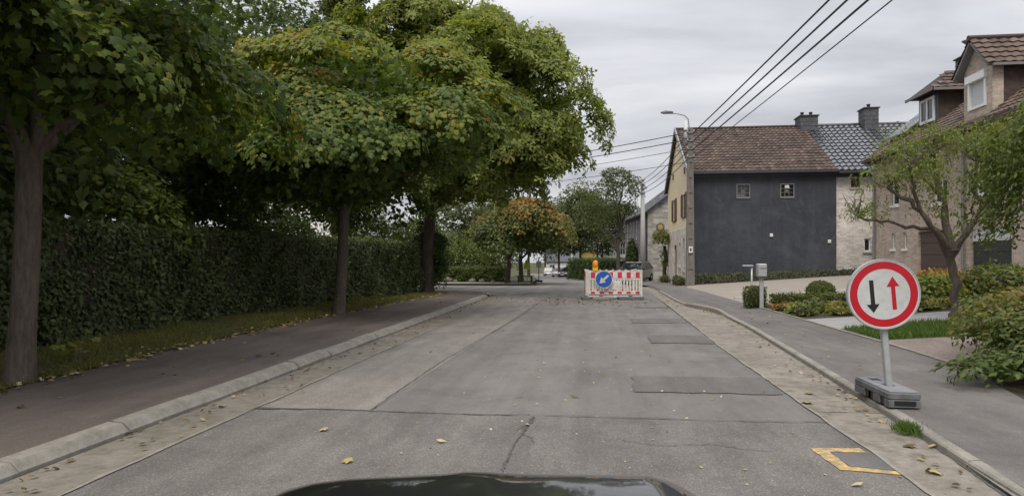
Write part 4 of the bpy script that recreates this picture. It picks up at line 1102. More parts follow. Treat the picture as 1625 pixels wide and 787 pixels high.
def chimney(parent, x0, x1, y0, y1, z0, z1, loc, mat, pots=2):
    c = MB(); c.box(x0, x1, y0, y1, z0, z1)
    for k in range(int((z1 - z0) / .25)): c.box(x0 - .012, x1 + .012, y0 - .012, y1 + .012, z0 + .25 * k + .2, z0 + .25 * k + .225)
    ch = c.build('chimney', mat, parent, loc)
    c = MB(); c.box(x0 - .07, x1 + .07, y0 - .07, y1 + .07, z1, z1 + .07, .015); c.build('chimney_cap', M['dark_metal'], ch)
    for k in range(pots):
        px = x0 + (x1 - x0) * (k + .5) / max(1, pots)
        c = MB(); c.lathe([(.09, 0), (.09, .2), (.11, .21), (.11, .25)], 10, (px, (y0 + y1) / 2, z1 + .07)); c.build('chimney_pot', M['dark_metal'], ch, None, True)
M['chim'] = cladding('slate_clad_chimney', (.06, .062, .068), (.12, .122, .13))
chimney(rf, 11.95, 12.28, 38.3, 39.2, 7.9, 9.45, None, M['chim'], 0)
chimney(H1, 11.9, 12.85, 38.25, 39.25, 8.0, 9.5, L, M['chim'], 2)

# ---- pale house with the black glazed tiles
H2 = thing('village_house', 'pale whitewashed house with a black glazed tile roof beside the anthracite wall', 'house', (12.3, 34.15, 0)); L = inv(H2)
HW = [(13.05, 13.5, 4.98, 5.45), (13.68, 14.0, 1.75, 2.4)]
mb = MB(); wally(mb, 34.15, -1, 12.3, 18.2, -.2, 5.85, HW); mb.build('front_wall', M['whitebrick'], H2, L)
mb = MB(); mb.box(12.4, 18.1, 34.5, 43.5, -.2, 5.7); mb.build('inner_wall', M['soil'], H2, L)
window(H2, 'y', 34.15, -1, *HW[0], L, 2, 0, frame=M['brown_wood'], sill=M['bluestone'])
window(H2, 'y', 34.15, -1, *HW[1], L, 1, 0, sill=M['bluestone'])
mb = MB(); mb.box(14.05, 14.4, 34.08, 34.148, 1.6, 2.5); mb.build('stone_surround', M['bluestone'], H2, L)
mb = MB(); slab_roof(mb, (12.32, 33.8, 5.78), (6.1, 0, 0), (0, 5.1, 3.24)); slab_roof(mb, (12.32, 44, 5.78), (6.1, 0, 0), (0, -5.1, 3.24))
rf2 = mb.build('roof', M['dark_metal'], H2, L)
tiled_roof(rf2, (12.33, 33.8, 5.79), (6.0, 0, 0), (0, 5.1, 3.24), 20, 14, .07, M['tile_black'], each=True, lift=.05, seg=6)
mb = MB(); mb.tube([(12.3, 38.9, 9.08), (18.4, 38.9, 9.08)], .1, 8); mb.build('ridge_tiles', M['tile_black'], rf2)
mb = MB(); mb.prism([(33.66, 5.66), (33.82, 5.66), (33.82, 5.8), (33.66, 5.8)], 12.33, 18.3, 'x'); mb.box(12.3, 18.2, 34.08, 34.145, 5.5, 5.76); mb.build('roof_gutter', M['dark_metal'], H2, L)
chimney(H2, 15.35, 16.1, 38.25, 39.1, 8.0, 9.85, L, M['chim'], 1)

# ---- planted bank at the foot of the anthracite wall
vs, fs = [], []
bx_ = steps(5.25, 13.6, .6)
for x in bx_:
    for d, h in ((0, 0), (.25, .5), (.55, .85), (.98, 1.0)):
        y = 33.0 + d; z0 = gr(x, 33); vs.append((x, y, z0 - .02 + h * (.52 + .03 * (x - 5) - z0 if True else 0)))
for i in range(len(bx_) - 1):
    for k in range(3): fs.append((i * 4 + k, i * 4 + 4 + k, i * 4 + 5 + k, i * 4 + 1 + k))
bank = tag(MB().add(vs, fs).build('planted_bank', M['soil']), kind='structure')
n = 9000
x = RNG.uniform(5.3, 13.5, n); d = RNG.uniform(0, .98, n); hh = np.interp(d, [0, .25, .55, .98], [0, .5, .85, 1.0])
z0 = np.array([gr(a, 33.0) for a in x]); z = z0 + hh * (.52 + .03 * (x - 5) - z0) + np.abs(RNG.normal(size=n)) * .04
tag(link('ground_cover', leaf_mesh('ground_cover', np.stack([x, 33.0 + d, z], 1), RNG.normal(size=(n, 3)) * .5 + np.array([0, -.5, .8]), RNG.normal(size=(n, 3)), RNG.uniform(.06, .13, n), .42 + .2 * np.sin(x * 3.1) * np.sin(d * 6) + RNG.normal(size=n) * .14, SIMPLE, M['leaf_bank'])), kind='stuff')

# ---- tan brick house on the right
H3 = thing('brick_house', 'tan brick house with two roof dormers, solar panels and garage doors on the right', 'house', (12.5, 30.1, .5)); L = inv(H3)
OP = [(28.2, 28.5, 1.8, 2.45), (27.2, 27.5, 1.8, 2.45), (24.3, 25.2, 3.4, 4.25), (27.85, 28.5, 3.6, 4.75), (24.3, 26.3, .2, 2.42), (20.8, 22.9, .2, 2.38), (18.2, 19.4, 1.4, 2.6), (21.2, 22.6, 3.5, 4.7), (17.4, 18.8, 3.5, 4.7)]
mb = MB(); wallx(mb, 12.5, -1, 13.5, 30.1, -.1, 5.8, OP, .2)
mb.build('front_wall', M['tanbrick_x'], H3, L)
mb = MB(); wally(mb, 13.5, -1, 12.5, 20.5, -.1, 5.8); wally(mb, 30.1, 1, 12.5, 20.5, -.1, 5.8)
for y in (13.5, 30.1): mb.add([(12.5, y, 5.8), (20.5, y, 5.8), (16.5, y, 9.0)], [(0, 1, 2)])
wallx(mb, 20.5, 1, 13.5, 30.1, -.1, 5.8)
mb.build('side_wall', M['tanbrick_y'], H3, L)
mb = MB(); mb.box(12.85, 20.4, 13.7, 29.9, 0, 5.6); mb.build('inner_wall', M['soil'], H3, L)
for q in (0, 1, 3): window(H3, 'x', 12.5, -1, *OP[q], L, 1, 0, sill=M['white_pvc'])
for q in (2, 6, 7, 8): window(H3, 'x', 12.5, -1, *OP[q], L, 2, 0, sill=M['white_pvc'])
def garage(a, b, c, d, mat, transom):
    n_ = 5; top = d - transom
    root = MB(); root.box(12.60, 12.64, a, b, c, top); door = root.build('garage_door', mat, H3, L)
    for k in range(n_):
        m2 = MB(); m2.box(12.585, 12.602, a + .02, b - .02, c + (top - c) * k / n_ + .012, c + (top - c) * (k + 1) / n_ - .012); m2.build('panel', mat, door)
    if transom:
        m2 = MB(); m2.box(12.58, 12.62, a, b, top + .002, d - .001); tr = m2.build('transom', M['white_pvc'], H3, L)
        for k in range(2):
            m2 = MB(); m2.box(12.565, 12.582, a + (b - a) * k / 2 + .05, a + (b - a) * (k + 1) / 2 - .05, top + .05, d - .05); m2.build('pane', M['shutter'], tr)
garage(*OP[4], M['brown_door'], 0); garage(*OP[5], M['dark_door'], .42)
zr = lambda x: 5.75 + .793 * (x - 12.15)
mb = MB(); slab_roof(mb, (12.15, 30.3, 5.75), (0, -17, 0), (4.35, 0, 3.45)); slab_roof(mb, (20.85, 30.3, 5.75), (0, -17, 0), (-4.35, 0, 3.45))
rf3 = mb.build('roof', M['brown_clad'], H3, L)
def roofskip(u, v):
    y = 30.3 - 17 * u; x = 12.15 + 4.35 * v
    return (26.4 < y < 27.9 and x > 13.4) or (21.5 < y < 23.25)
tiled_roof(rf3, (12.15, 30.3, 5.75), (0, -17, 0), (4.35, 0, 3.45), 72, 20, .028, M['tile_brown2'], lift=.035, seg=4, skip=roofskip)
mb = MB(); mb.tube([(16.5, 30.35, 9.24), (16.5, 13.3, 9.24)], .1, 8); mb.build('ridge_tiles', M['tile_brown2'], rf3)
mb = MB(); mb.box(12.02, 12.16, 13.3, 30.3, 5.6, 5.74); mb.box(12.16, 12.5, 13.4, 30.2, 5.55, 5.6); mb.build('roof_gutter', M['brown_clad'], H3, L)
mb = MB(); mb.tube([(12.1, 30.0, 5.6), (12.42, 30.0, 5.3), (12.42, 30.0, .6)], .05, 8); mb.tube([(12.1, 23.2, 5.6), (12.42, 23.2, 5.3), (12.42, 23.2, .6)], .05, 8); mb.build('downpipe', M['grey_metal'], H3, L)
# solar panels on the far end of the roof
sp = H3
for i in range(2):
    for j in range(2):
        x0, x1 = 12.85 + j * 1.02, 12.85 + j * 1.02 + 1.0
        y0, y1 = 28.05 + i * 1.04, 28.05 + i * 1.04 + 1.02
        P0 = Vector((x0, y0, zr(x0) + .16)); 
        m2 = MB(); slab_roof(m2, (x0, y0, zr(x0) + .3), (0, y1 - y0, 0), (x1 - x0, 0, .793 * (x1 - x0)), .05); pn = m2.build('solar_panel', M['grey_metal'], H3, L)
        m2 = MB(); slab_roof(m2, (x0 + .025, y0 + .03, zr(x0 + .025) + .314), (0, y1 - y0 - .06, 0), (x1 - x0 - .05, 0, .793 * (x1 - x0 - .05)), .01); m2.build('glass', M['solar'], pn)
# hipped dormer
mb = MB(); mb.box(13.32, 15.2, 26.5, 27.8, 6.4, 7.86); d1 = mb.build('dormer', M['brown_clad'], H3, L)
mb = MB(); mb.box(13.27, 13.318, 26.44, 27.86, 6.62, 7.86); mb.build('dormer_front', M['dark_metal'], d1)
f = MB()
for q in ((26.62, 26.72, 6.75, 7.72), (27.58, 27.68, 6.75, 7.72), (26.72, 27.58, 6.75, 6.86), (26.72, 27.58, 7.62, 7.72), (27.1, 27.2, 6.86, 7.62)): f.box(13.21, 13.268, *q)
fr = f.build('window', M['white_pvc'], H3, L)
for a, b in ((26.72, 27.1), (27.2, 27.58)):
    g = MB(); g.box(13.24, 13.25, a, b, 6.86, 7.62); g.build('pane', M['glass'], fr)
mb = MB(); e = [(12.95, 26.15, 7.86), (12.95, 28.15, 7.86), (15.6, 28.15, 7.86), (15.6, 26.15, 7.86), (13.95, 27.15, 8.75), (16.2, 27.15, 8.75)]
e += [(p[0], p[1], p[2] + .05) for p in e]
mb.add(e, [(0, 1, 2, 3), (6, 10, 7), (7, 10, 11, 8), (6, 9, 11, 10), (0, 6, 7, 1), (1, 7, 8, 2), (3, 9, 6, 0)])
dr = mb.build('dormer_roof', M['tile_brown'], H3, L)
tiled_roof(dr, (12.97, 26.13, 7.9), (2.6, 0, 0), (.0, 1.02, .88), 9, 5, .03, M['tile_brown'], lift=.04, seg=4, skip=lambda u, v: u * 2.6 < v * 1.02)
mb = MB(); mb.box(12.9, 15.5, 26.07, 26.13, 7.8, 7.9); mb.box(12.88, 12.94, 26.07, 28.2, 7.8, 7.9); mb.build('fascia', M['conc_frame'], H3, L)
# gabled dormer with roller shutter
mb = MB(); SH = (21.92, 22.88, 6.25, 7.3)
wallx(mb, 12.44, -1, 21.65, 23.15, 5.5, 7.5, [SH], .1); mb.add([(12.44, 21.65, 7.5), (12.44, 23.15, 7.5), (12.44, 22.4, 8.4)], [(0, 1, 2)])
d2 = mb.build('gabled_dormer', M['tanbrick_x'], H3, L)
mb = MB(); mb.box(12.442, 16.0, 21.66, 21.70, 5.8, 7.5); mb.box(12.442, 16.0, 23.10, 23.14, 5.8, 7.5); mb.build('dormer_cheek', M['brown_clad'], d2)
mb = MB(); mb.box(12.43, 12.75, 21.60, 21.658, 5.6, 7.5); mb.build('brick_pier', M['tanbrick_y'], d2)
f = MB(); a, b, c, d = SH
for q in ((a, a + .09, c, d), (b - .09, b, c, d), (a + .09, b - .09, c, c + .08)): f.box(12.40, 12.53, *q)
f.box(12.33, 12.50, a - .05, b + .05, d - .17, d + .08, .01)
fr = f.build('window', M['white_pvc'], H3, L)
for k in range(14):
    g = MB(); zz_ = c + .08 + k * .057; g.box(12.475, 12.487, a + .09, b - .09, zz_, zz_ + .052); g.build('shutter_slat', M['shutter'], fr)
mb = MB(); U = Vector((4.4, 0, 0))
slab_roof(mb, (12.2, 21.4, 7.42), U, (0, 1.0, 1.06), .09); slab_roof(mb, (12.2, 23.4, 7.42), U, (0, -1.0, 1.06), .09)
gr_ = mb.build('dormer_roof', M['conc_frame'], H3, L)
tiled_roof(gr_, (12.17, 21.4, 7.43), U, (0, 1.0, 1.06), 15, 5, .04, M['tile_brown2'], lift=.045, seg=5)
tiled_roof(gr_, (12.17, 23.4, 7.43), U, (0, -1.0, 1.06), 15, 5, .04, M['tile_brown2'], lift=.045, seg=5)
mb = MB(); mb.tube([(12.15, 22.4, 8.53), (16.6, 22.4, 8.53)], .09, 8); mb.build('ridge_tiles', M['tile_brown2'], gr_)
mb = MB(); mb.box(12.3, 15.9, 21.32, 21.40, 7.34, 7.42); mb.build('fascia', M['conc_frame'], H3, L)
chimney(H3, 15.35, 15.95, 28.6, 29.2, 7.8, 9.75, L, M['chim'], 0)
mb = MB(); mb.tube([(15.65, 28.9, 9.8), (15.65, 28.9, 10.35)], .06, 8); mb.lathe([(.06, 0), (.2, .12), (.2, .15), (.03, .2)], 12, (15.65, 28.9, 10.35)); mb.build('flue', M['grey_metal'], H3, L)

# ---- grey stone house further along
A5 = R(5)
H4 = thing('stone_house', 'grey rubble stone house with slate roof and tall white framed windows', 'house', (4.7, 54.0, 0), A5)
FW = [(t0, t0 + 1.0, 3.1, 4.9) for t0 in (5.6, 7.5, 9.4, 11.3)] + [(t0, t0 + 1.0, -.2, 1.9) for t0 in (3.6, 6.5, 9.4, 11.3)]
mb = MB(); wallx(mb, 0, -1, 0, 13, -1.6, 5.4, FW); mb.build('front_wall', M['greystone_x'], H4)
mb = MB(); wally(mb, 0, -1, 0, 9, -1.6, 5.4); mb.add([(0, 0, 5.4), (9, 0, 5.4), (4.5, 0, 8.8)], [(0, 1, 2)]); mb.build('gable_wall', M['greystone_y'], H4)
mb = MB(); wally(mb, 13, 1, 0, 9, -1.6, 5.4); mb.add([(0, 13, 5.4), (9, 13, 5.4), (4.5, 13, 8.8)], [(0, 1, 2)])
mb.build('gable_wall', M['greystone_y'], H4)
mb = MB(); mb.box(.3, 8.9, .2, 12.8, -1.5, 5.2); mb.build('inner_wall', M['soil'], H4)
for q in FW: window(H4, 'x', 0, -1, *q, None, 2, 1, fw=.14)
mb = MB(); mb.prism([(1.04 + .34 * math.cos(k * math.pi / 8), 4.0 + .34 * math.sin(k * math.pi / 8)) for k in range(16)], -.06, .02, 'y'); ow = mb.build('round_window', M['brown_wood'], H4)
mb = MB(); mb.prism([(1.04 + .22 * math.cos(k * math.pi / 8), 4.0 + .22 * math.sin(k * math.pi / 8)) for k in range(16)], -.075, -.05, 'y'); mb.build('pane', M['yellow'], ow)
mb = MB(); slab_roof(mb, (-.35, -.3, 5.15), (0, 13.6, 0), (4.85, 0, 3.68)); slab_roof(mb, (9.35, -.3, 5.15), (0, 13.6, 0), (-4.85, 0, 3.68)); rf4 = mb.build('roof', M['dark_metal'], H4)
tiled_roof(rf4, (-.35, -.3, 5.15), (0, 13.6, 0), (4.85, 0, 3.68), 40, 22, .004, M['slate'], lift=.02, seg=1)
mb = MB(); slab_roof(mb, (1.6, 3.0, 6.72), (0, 1.0, 0), (1.0, 0, .76), .05); mb.build('skylight', M['glass_pale'], rf4)
mb = MB(); mb.box(-.5, -.36, -.3, 13.3, 5.05, 5.18); mb.tube([(-.1, .15, 5.1), (-.1, .15, -.6)], .05, 8); mb.build('roof_gutter', M['dark_metal'], H4)
mb = MB(); mb.box(-1.1, -.01, 8.6, 12.0, 2.3, 2.45); bl = mb.build('balcony', M['conc_frame'], H4)

def simple_house(name, label, loc, w_, d_, h_, rh, wall, roof, wins, rz=0, cat='house'):
    """gable roof along x; front faces -y"""
    root = thing(name, label, cat, loc, rz)
    mb = MB(); wally(mb, 0, -1, 0, w_, -.5, h_, wins); wally(mb, d_, 1, 0, w_, -.5, h_); wallx(mb, 0, -1, 0, d_, -.5, h_); wallx(mb, w_, 1, 0, d_, -.5, h_)
    for x in (0, w_): mb.add([(x, 0, h_), (x, d_, h_), (x, d_ / 2, h_ + rh)], [(0, 1, 2)])
    mb.build('wall', wall, root)
    mb = MB(); mb.box(.25, w_ - .25, .25, d_ - .25, -.5, h_ - .1); mb.build('inner_wall', M['soil'], root)
    for q in wins: window(root, 'y', 0, -1, *q, None, 2, 0, fw=.09)
    mb = MB(); k = rh / (d_ / 2)
    slab_roof(mb, (-.3, -.4, h_ - .4 * k + .1), (w_ + .6, 0, 0), (0, d_ / 2 + .4, rh + .4 * k)); slab_roof(mb, (-.3, d_ + .4, h_ - .4 * k + .1), (w_ + .6, 0, 0), (0, -d_ / 2 - .4, rh + .4 * k))
    rf = mb.build('roof', roof, root)
    chimney(rf, w_ * .7, w_ * .7 + .6, d_ / 2 - .3, d_ / 2 + .3, h_ + rh - .5, h_ + rh + .8, None, M['chim'], 1)
    return root
M['yellow_wall'] = m_concrete('yellow_render', (.62, .46, .16), .08)
M['white_wall'] = m_concrete('white_render', (.74, .73, .70), .06)
simple_house('yellow_house', 'yellow rendered house far down the street behind the trees', (-1.2, 100, g0(100)), 4.6, 7, 4.3, 1.6, M['yellow_wall'], M['slate'], [(.6, 1.6, .9, 2.2), (2.0, 2.9, 2.6, 3.9), (3.3, 4.2, 2.6, 3.9)], R(4))
simple_house('white_gabled_house', 'narrow white house to the right of the yellow one behind the trees', (1.75, 92, g0(92)), 4, 8, 5.6, 2.0, M['white_wall'], M['slate'], [(.3, 1.0, 3.2, 5.0), (2.4, 3.2, 3.2, 5.0)], R(4))
simple_house('white_house', 'low white house at the end of the street behind the parked cars', (-9.8, 138, g0(138)), 8, 8, 3.2, 2.8, M['white_wall'], M['slate'], [(1, 2.2, 1, 2.3), (4.5, 5.7, 1, 2.3)], R(3))
simple_house('garden_house', 'white house glimpsed above the hedge between the trunks', (-29, 46, g0(46)), 11, 9, 6.6, 2.5, M['white_wall'], M['tile_brown'], [(1.5, 2.8, 1, 2.4), (5, 6.4, 1, 2.4), (9.5, 11, 1, 2.4), (1.5, 2.8, 3.4, 4.6), (9.5, 11, 3.4, 4.6)])
# ------------------------------------------------------------------ planting on the right
def round_shrub(name, label, loc, rx, ry, rz_, n, size, mat, cat='shrub', tint=.45, box=False, group=None, tvar=.15, rough=.04, tpl=OVAL):
    root = thing(name, label, cat, loc, 0, group)
    u = unit(RNG.normal(size=(n, 3))); u[:, 2] = np.where(u[:, 2] < -.75, -u[:, 2], u[:, 2])
    if box:
        m_ = np.max(np.abs(u), axis=1, keepdims=True); u2 = u / m_; u2 = u2 * .8 + unit(u) * .28
    else: u2 = u * np.array([1, 1, 1])
    P = u2 * np.array([rx, ry, rz_]) * (1 + RNG.normal(size=(n, 1)) * rough) + np.array([0, 0, rz_])
    P[:, 2] = np.maximum(P[:, 2], .0)
    N = u / np.array([rx, ry, rz_]) * min(rx, rz_) + RNG.normal(size=(n, 3)) * .5
    core = MB(); core.lathe([(.6, .0), (.92, .35), (.92, 1.2), (.7, 1.65), (.2, 1.85)], 10)
    core.v = [(a * rx * .9, b * ry * .9, c * rz_) for a, b, c in core.v]
    core.build('stem', M['soil'], root)
    leaves_obj('foliage', (P, N, RNG.normal(size=(n, 3)), size * RNG.uniform(.6, 1.4, n), tint + RNG.normal(size=n) * tvar), tpl, mat, root)
    return root
round_shrub('box_shrub', 'small box shrub clipped to a cube beside the grey letterbox', (4.35, 17.75, .1), .24, .26, .26, 2600, .045, M['leaf_box'], box=True, tint=.36)
round_shrub('box_ball', 'box ball clipped round behind the low garden hedge', (6.3, 18.55, gr(6.3, 18.5)), .36, .36, .27, 3600, .045, M['leaf_box'], tint=.5)
hedge('low_hedge', 'knee high box hedge edging the flower bed on the right', [(7.9, 18.2), (4.75, 17.65)], .45, .24, 7000, .055, M['leaf_box'], z0=.2, inset=.07, tint=.42)
# flower bed plants
for i in range(26):
    x = 4.75 + (i % 9) * .42 + RNG.normal() * .1; y = 14.75 + (i // 9) * .85 + RNG.normal() * .15
    k = i % 5
    lab = {0: 'leafy green perennial in the flower bed', 1: 'yellow green tuft in the flower bed', 2: 'grey green cushion plant in the flower bed', 3: 'orange tinged plant in the flower bed', 4: 'pale green plant in the flower bed'}[k]
    lab += ', ' + ('front', 'middle', 'back')[i // 9] + ' row, ' + ('first', 'second', 'third', 'fourth', 'fifth', 'sixth', 'seventh', 'eighth', 'ninth')[i % 9] + ' from the pavement'
    mt = {0: 'leaf_shrub', 1: 'leaf_yellow', 2: 'leaf_box', 3: 'leaf_autumn', 4: 'leaf_light'}[k]
    round_shrub('bed_plant', lab, (x, y, gr(x, y)), .24, .22, .075 + .04 * (k == 0), 220, .085, M[mt], cat='plant', tint=[.42, .6, .65, .7, .7][k], group='low plants in the flower bed', rough=.22)
# bushes between lawn and garage
for i, (x, y, rx, rz_, mt, tn, lab) in enumerate((
        (8.9, 17.6, .7, .32, 'leaf_autumn', .78, 'orange red bush in front of the brown garage door'),
        (9.9, 17.0, .7, .36, 'leaf_shrub', .35, 'green bush left of the dark garage door'),
        (10.6, 15.9, .75, .38, 'leaf_yellow', .62, 'yellow leaved bush in front of the dark garage door'),
        (11.2, 14.6, .8, .42, 'leaf_yellow', .4, 'yellow green bush right of the dark garage door'),
        (8.2, 16.5, .55, .3, 'leaf_light', .55, 'low pale bush left of the orange red bush'),
        (9.2, 15.2, .6, .34, 'leaf_shrub', .45, 'low green bush behind the pollarded trunk'))):
    round_shrub('garden_bush', lab, (x, y, gr(x, y)), rx, rx * .85, rz_, 1700, .1, M[mt], tint=tn, rough=.16)
# big mixed shrub at the right edge
root = thing('mixed_shrub', 'big loose shrub with reddish tips spilling over the pavement at the right edge', 'shrub', (4.95, 7.7, .1))
arr, C = crown(lobes=[(.2, .2, .45, .75, .8, .42, 2.2), (.6, -.35, .42, .7, .65, .4, 1.4), (1.05, .5, .56, .8, .8, .46, 1.6), (-.1, -.2, .34, .42, .45, .3, 1.0), (.6, 1.2, .5, .75, .7, .42, 1.2)], clumps=520, rc=.17, per=32, size=.066, flat=.7, shell=(.6, 1.1), up=.7, droop=.1, tint=.40, autumn=.45, fill=2200, spread=.55, zmin=.02)
mb = MB()
for k in range(0, len(C), 4):
    p, q = limb((RNG.normal() * .12 + .3, RNG.normal() * .12, -.03), C[k], .012, .003, 4, .12); mb.tube(p, q, 4)
mb.build('stem', M['twig'], root)
leaves_obj('foliage', arr, OVAL, M['leaf_shrub'], root, parts=220, base=(4.95, 7.7, .1))
arr, C = crown(lobes=[(0, 0, .16, .75, .55, .16, 2), (.8, -.5, .18, .7, .5, .18, 1.5)], clumps=100, rc=.16, per=15, size=.085, flat=.4, shell=(.4, 1.1), up=1.4, droop=.3, tint=.30, fill=300, zmin=.0)
r2 = thing('leafy_creeper', 'low dark green leafy plant creeping from under the mixed shrub onto the pavement', 'plant', (4.45, 7.1, .1))
leaves_obj('foliage', arr, OVAL, M['leaf_shrub'], r2, parts=80, base=(4.45, 7.1, .1))
# pollarded tree
SC = 78.0
def pp(px, py, dy=0): return ((px - 1487) / SC, dy, (508 - py) / SC)
root = thing('pollarded_tree', 'pollarded ornamental tree with bare crooked limbs on the lawn', 'tree', (6.96, 13.2, .2), YAW)
br = [([(1487, 514), (1486, 480), (1482, 440), (1478, 400)], [.2, .145, .135, .15], [0, 0, 0, 0]),
      ([(1478, 402), (1452, 374), (1426, 345), (1400, 325), (1385, 308)], [.12, .085, .07, .055, .04], [0, -.1, -.15, -.1, 0]),
      ([(1428, 348), (1416, 325), (1408, 300), (1403, 282)], [.06, .05, .04, .03], [-.15, -.2, -.25, -.3]),
      ([(1446, 370), (1420, 368), (1398, 357), (1370, 356), (1356, 350)], [.055, .05, .045, .04, .03], [-.05, .2, .3, .35, .4]),
      ([(1480, 400), (1477, 345), (1471, 295), (1466, 255)], [.125, .095, .075, .05], [0, .15, .25, .3]),
      ([(1474, 320), (1455, 295), (1446, 270)], [.055, .045, .03], [.2, .3, .4]),
      ([(1484, 402), (1500, 365), (1517, 335), (1532, 302), (1546, 272)], [.115, .08, .065, .055, .04], [0, -.15, -.25, -.3, -.35]),
      ([(1517, 335), (1508, 310), (1512, 290), (1524, 270)], [.05, .045, .04, .03], [-.25, 0, .1, .1]),
      ([(1486, 405), (1508, 380), (1530, 362), (1552, 355), (1566, 340)], [.085, .06, .05, .045, .03], [0, .2, .3, .35, .4]),
      ([(1505, 352), (1520, 352), (1540, 346), (1556, 332), (1562, 315)], [.045, .04, .04, .035, .025], [-.2, -.45, -.55, -.6, -.6])]
mb = MB(); tips = []
for pts, rad, dy in br:
    P3 = [pp(a, b, d) for (a, b), d in zip(pts, dy)]
    # finer, knobbly limbs
    fp, fr_ = [], []
    for i in range(len(P3) - 1):
        for k in range(3):
            q = k / 3; v = Vector(P3[i]).lerp(Vector(P3[i + 1]), q)
            if k: v += Vector(RNG.normal(size=3)) * .022
            fp.append(v); fr_.append((rad[i] + (rad[i + 1] - rad[i]) * q) * RNG.uniform(.5, .74))
    fp.append(Vector(P3[-1])); fr_.append(rad[-1] * 1.1)
    mb.tube(fp, fr_, 9); tips.append(P3[-1])
twb = MB()
for tp in tips[1:]:
    for _ in range(16):
        d = Vector((RNG.normal(), RNG.normal(), abs(RNG.normal()) + .2)).normalized(); e = Vector(tp) + d * RNG.uniform(.25, .75)
        p, q = limb(tp, e, .012, .003, 4, .2, .08); twb.tube(p, q, 4)
smoothed(mb.build('trunk', M['bark'], root), 70); twb.build('twigs', M['twig'], root)
PF = [(1440, 245, 62, 34, .3), (1400, 300, 26, 26, -.2), (1372, 350, 34, 26, .4), (1380, 300, 34, 22, .1), (1462, 290, 34, 60, .3), (1430, 300, 30, 34, -.2), (1500, 250, 50, 40, .2), (1545, 250, 45, 45, -.3), (1455, 340, 30, 30, .1), (1530, 300, 36, 24, .4), (1415, 265, 36, 26, .0)]
lobes = [(*pp(a, b, d), rx / SC, .5, rz_ / SC, rx * rz_ / 2000) for a, b, rx, rz_, d in PF]
arr, C = crown(lobes=lobes, clumps=470, rc=.17, per=15, size=.085, flat=.6, shell=(.15, 1.1), up=.6, droop=.9, tint=.52, tvar=.16, spread=.6)
leaves_obj('foliage', arr, LONG, M['leaf_willow'], root)
# weeping tree overhanging from the right
root = thing('weeping_tree', 'weeping tree hanging trailing foliage over the garden at the right edge', 'tree', (8.0, 10.4, .2))
mb = MB(); mb.tube([(0, 0, -.1), (.05, 0, 1.2), (-.05, .1, 2.6), (0, 0, 3.3)], [.15, .12, .1, .08], 10)
Pw, Nw, Dw = [], [], []
for k in range(400):
    a = RNG.uniform(0, 2 * np.pi); rr_ = RNG.uniform(.2, 1.85)
    top = Vector((math.cos(a) * rr_ - .1, math.sin(a) * rr_, 4.05 - .36 * rr_ ** 1.3 + RNG.normal() * .18))
    ln_ = RNG.uniform(.4, 1.9) if rr_ > .8 else RNG.uniform(.2, .7)
    if k % 5 == 0:
        p, q = limb((0, 0, 3.2), top, .03, .007, 5, .1, .18); mb.tube(p, q, 5)
    bend = RNG.normal(size=2) * .1
    for s in np.arange(0, ln_, .03):
        c = top + Vector((math.cos(a) * .12 * s + bend[0] * s, math.sin(a) * .12 * s + bend[1] * s, -s))
        for _ in range(3):
            Pw.append(tuple(c + Vector(RNG.normal(size=3)) * .055)); Nw.append(tuple(Vector((math.cos(a), math.sin(a), .8)) + Vector(RNG.normal(size=3)) * .6)); Dw.append((RNG.normal() * .7, RNG.normal() * .7, -.9))
mb.build('trunk', M['bark'], root, smooth=True)
n = len(Pw); Pw = np.array(Pw)
Tw = .34 + .26 * np.clip((Pw[:, 2] - 2.9) / 1.0, -.6, 1) + RNG.normal(size=n) * .14
leaves_obj('foliage', (Pw, np.array(Nw), np.array(Dw), RNG.uniform(.06, .115, n), Tw), (SIMPLE[0] * np.array([.72, 1, 1]), SIMPLE[1]), M['leaf_willow'], root, parts=120, base=(8.0, 10.4, .2))
# climber on the house corner, conifer column on the stone house, weeds at the pole foot
root = thing('climbing_plant', 'round topped climber on a bare stem against the cream gable', 'plant', (4.85, 43.6, g0(43)))
MB().tube([(.1, 0, 0), (.05, .1, .8), (.12, -.05, 1.7), (.05, 0, 2.5)], [.16, .13, .13, .1], 8).build('stem', M['bark_dark'], root, smooth=True)
arr, _ = crown(lobes=[(-.1, 0, 3.0, .6, .75, .6, 2), (.0, -.6, 2.9, .4, .9, .4, 1), (.05, .1, 1.5, .22, .3, .8, .4)], clumps=80, rc=.26, per=26, size=.12, flat=.6, tint=.5, fill=250)
leaves_obj('foliage', arr, OVAL, M['leaf_shrub'], root)
round_shrub('cypress', 'narrow dark cypress against the stone house front', (3.72, 59.0, g0(59)), .5, .5, 1.75, 1600, .2, M['leaf_dark'], cat='shrub', tint=.5, rough=.1)
for x, y, s_, tn, lab in ((4.7, 34.6, .28, .5, 'weedy grey green plant left of the utility pole foot'), (4.75, 36.2, .3, .4, 'low green plant at the foot of the cream gable'), (4.8, 42.6, .3, .55, 'low plant at the foot of the climber')):
    round_shrub('foot_plant', lab, (x, y, g0(y) + .05), s_, s_ * 1.3, s_ * .8, 400, .09, M['leaf_far'], cat='plant', tint=tn, rough=.25)

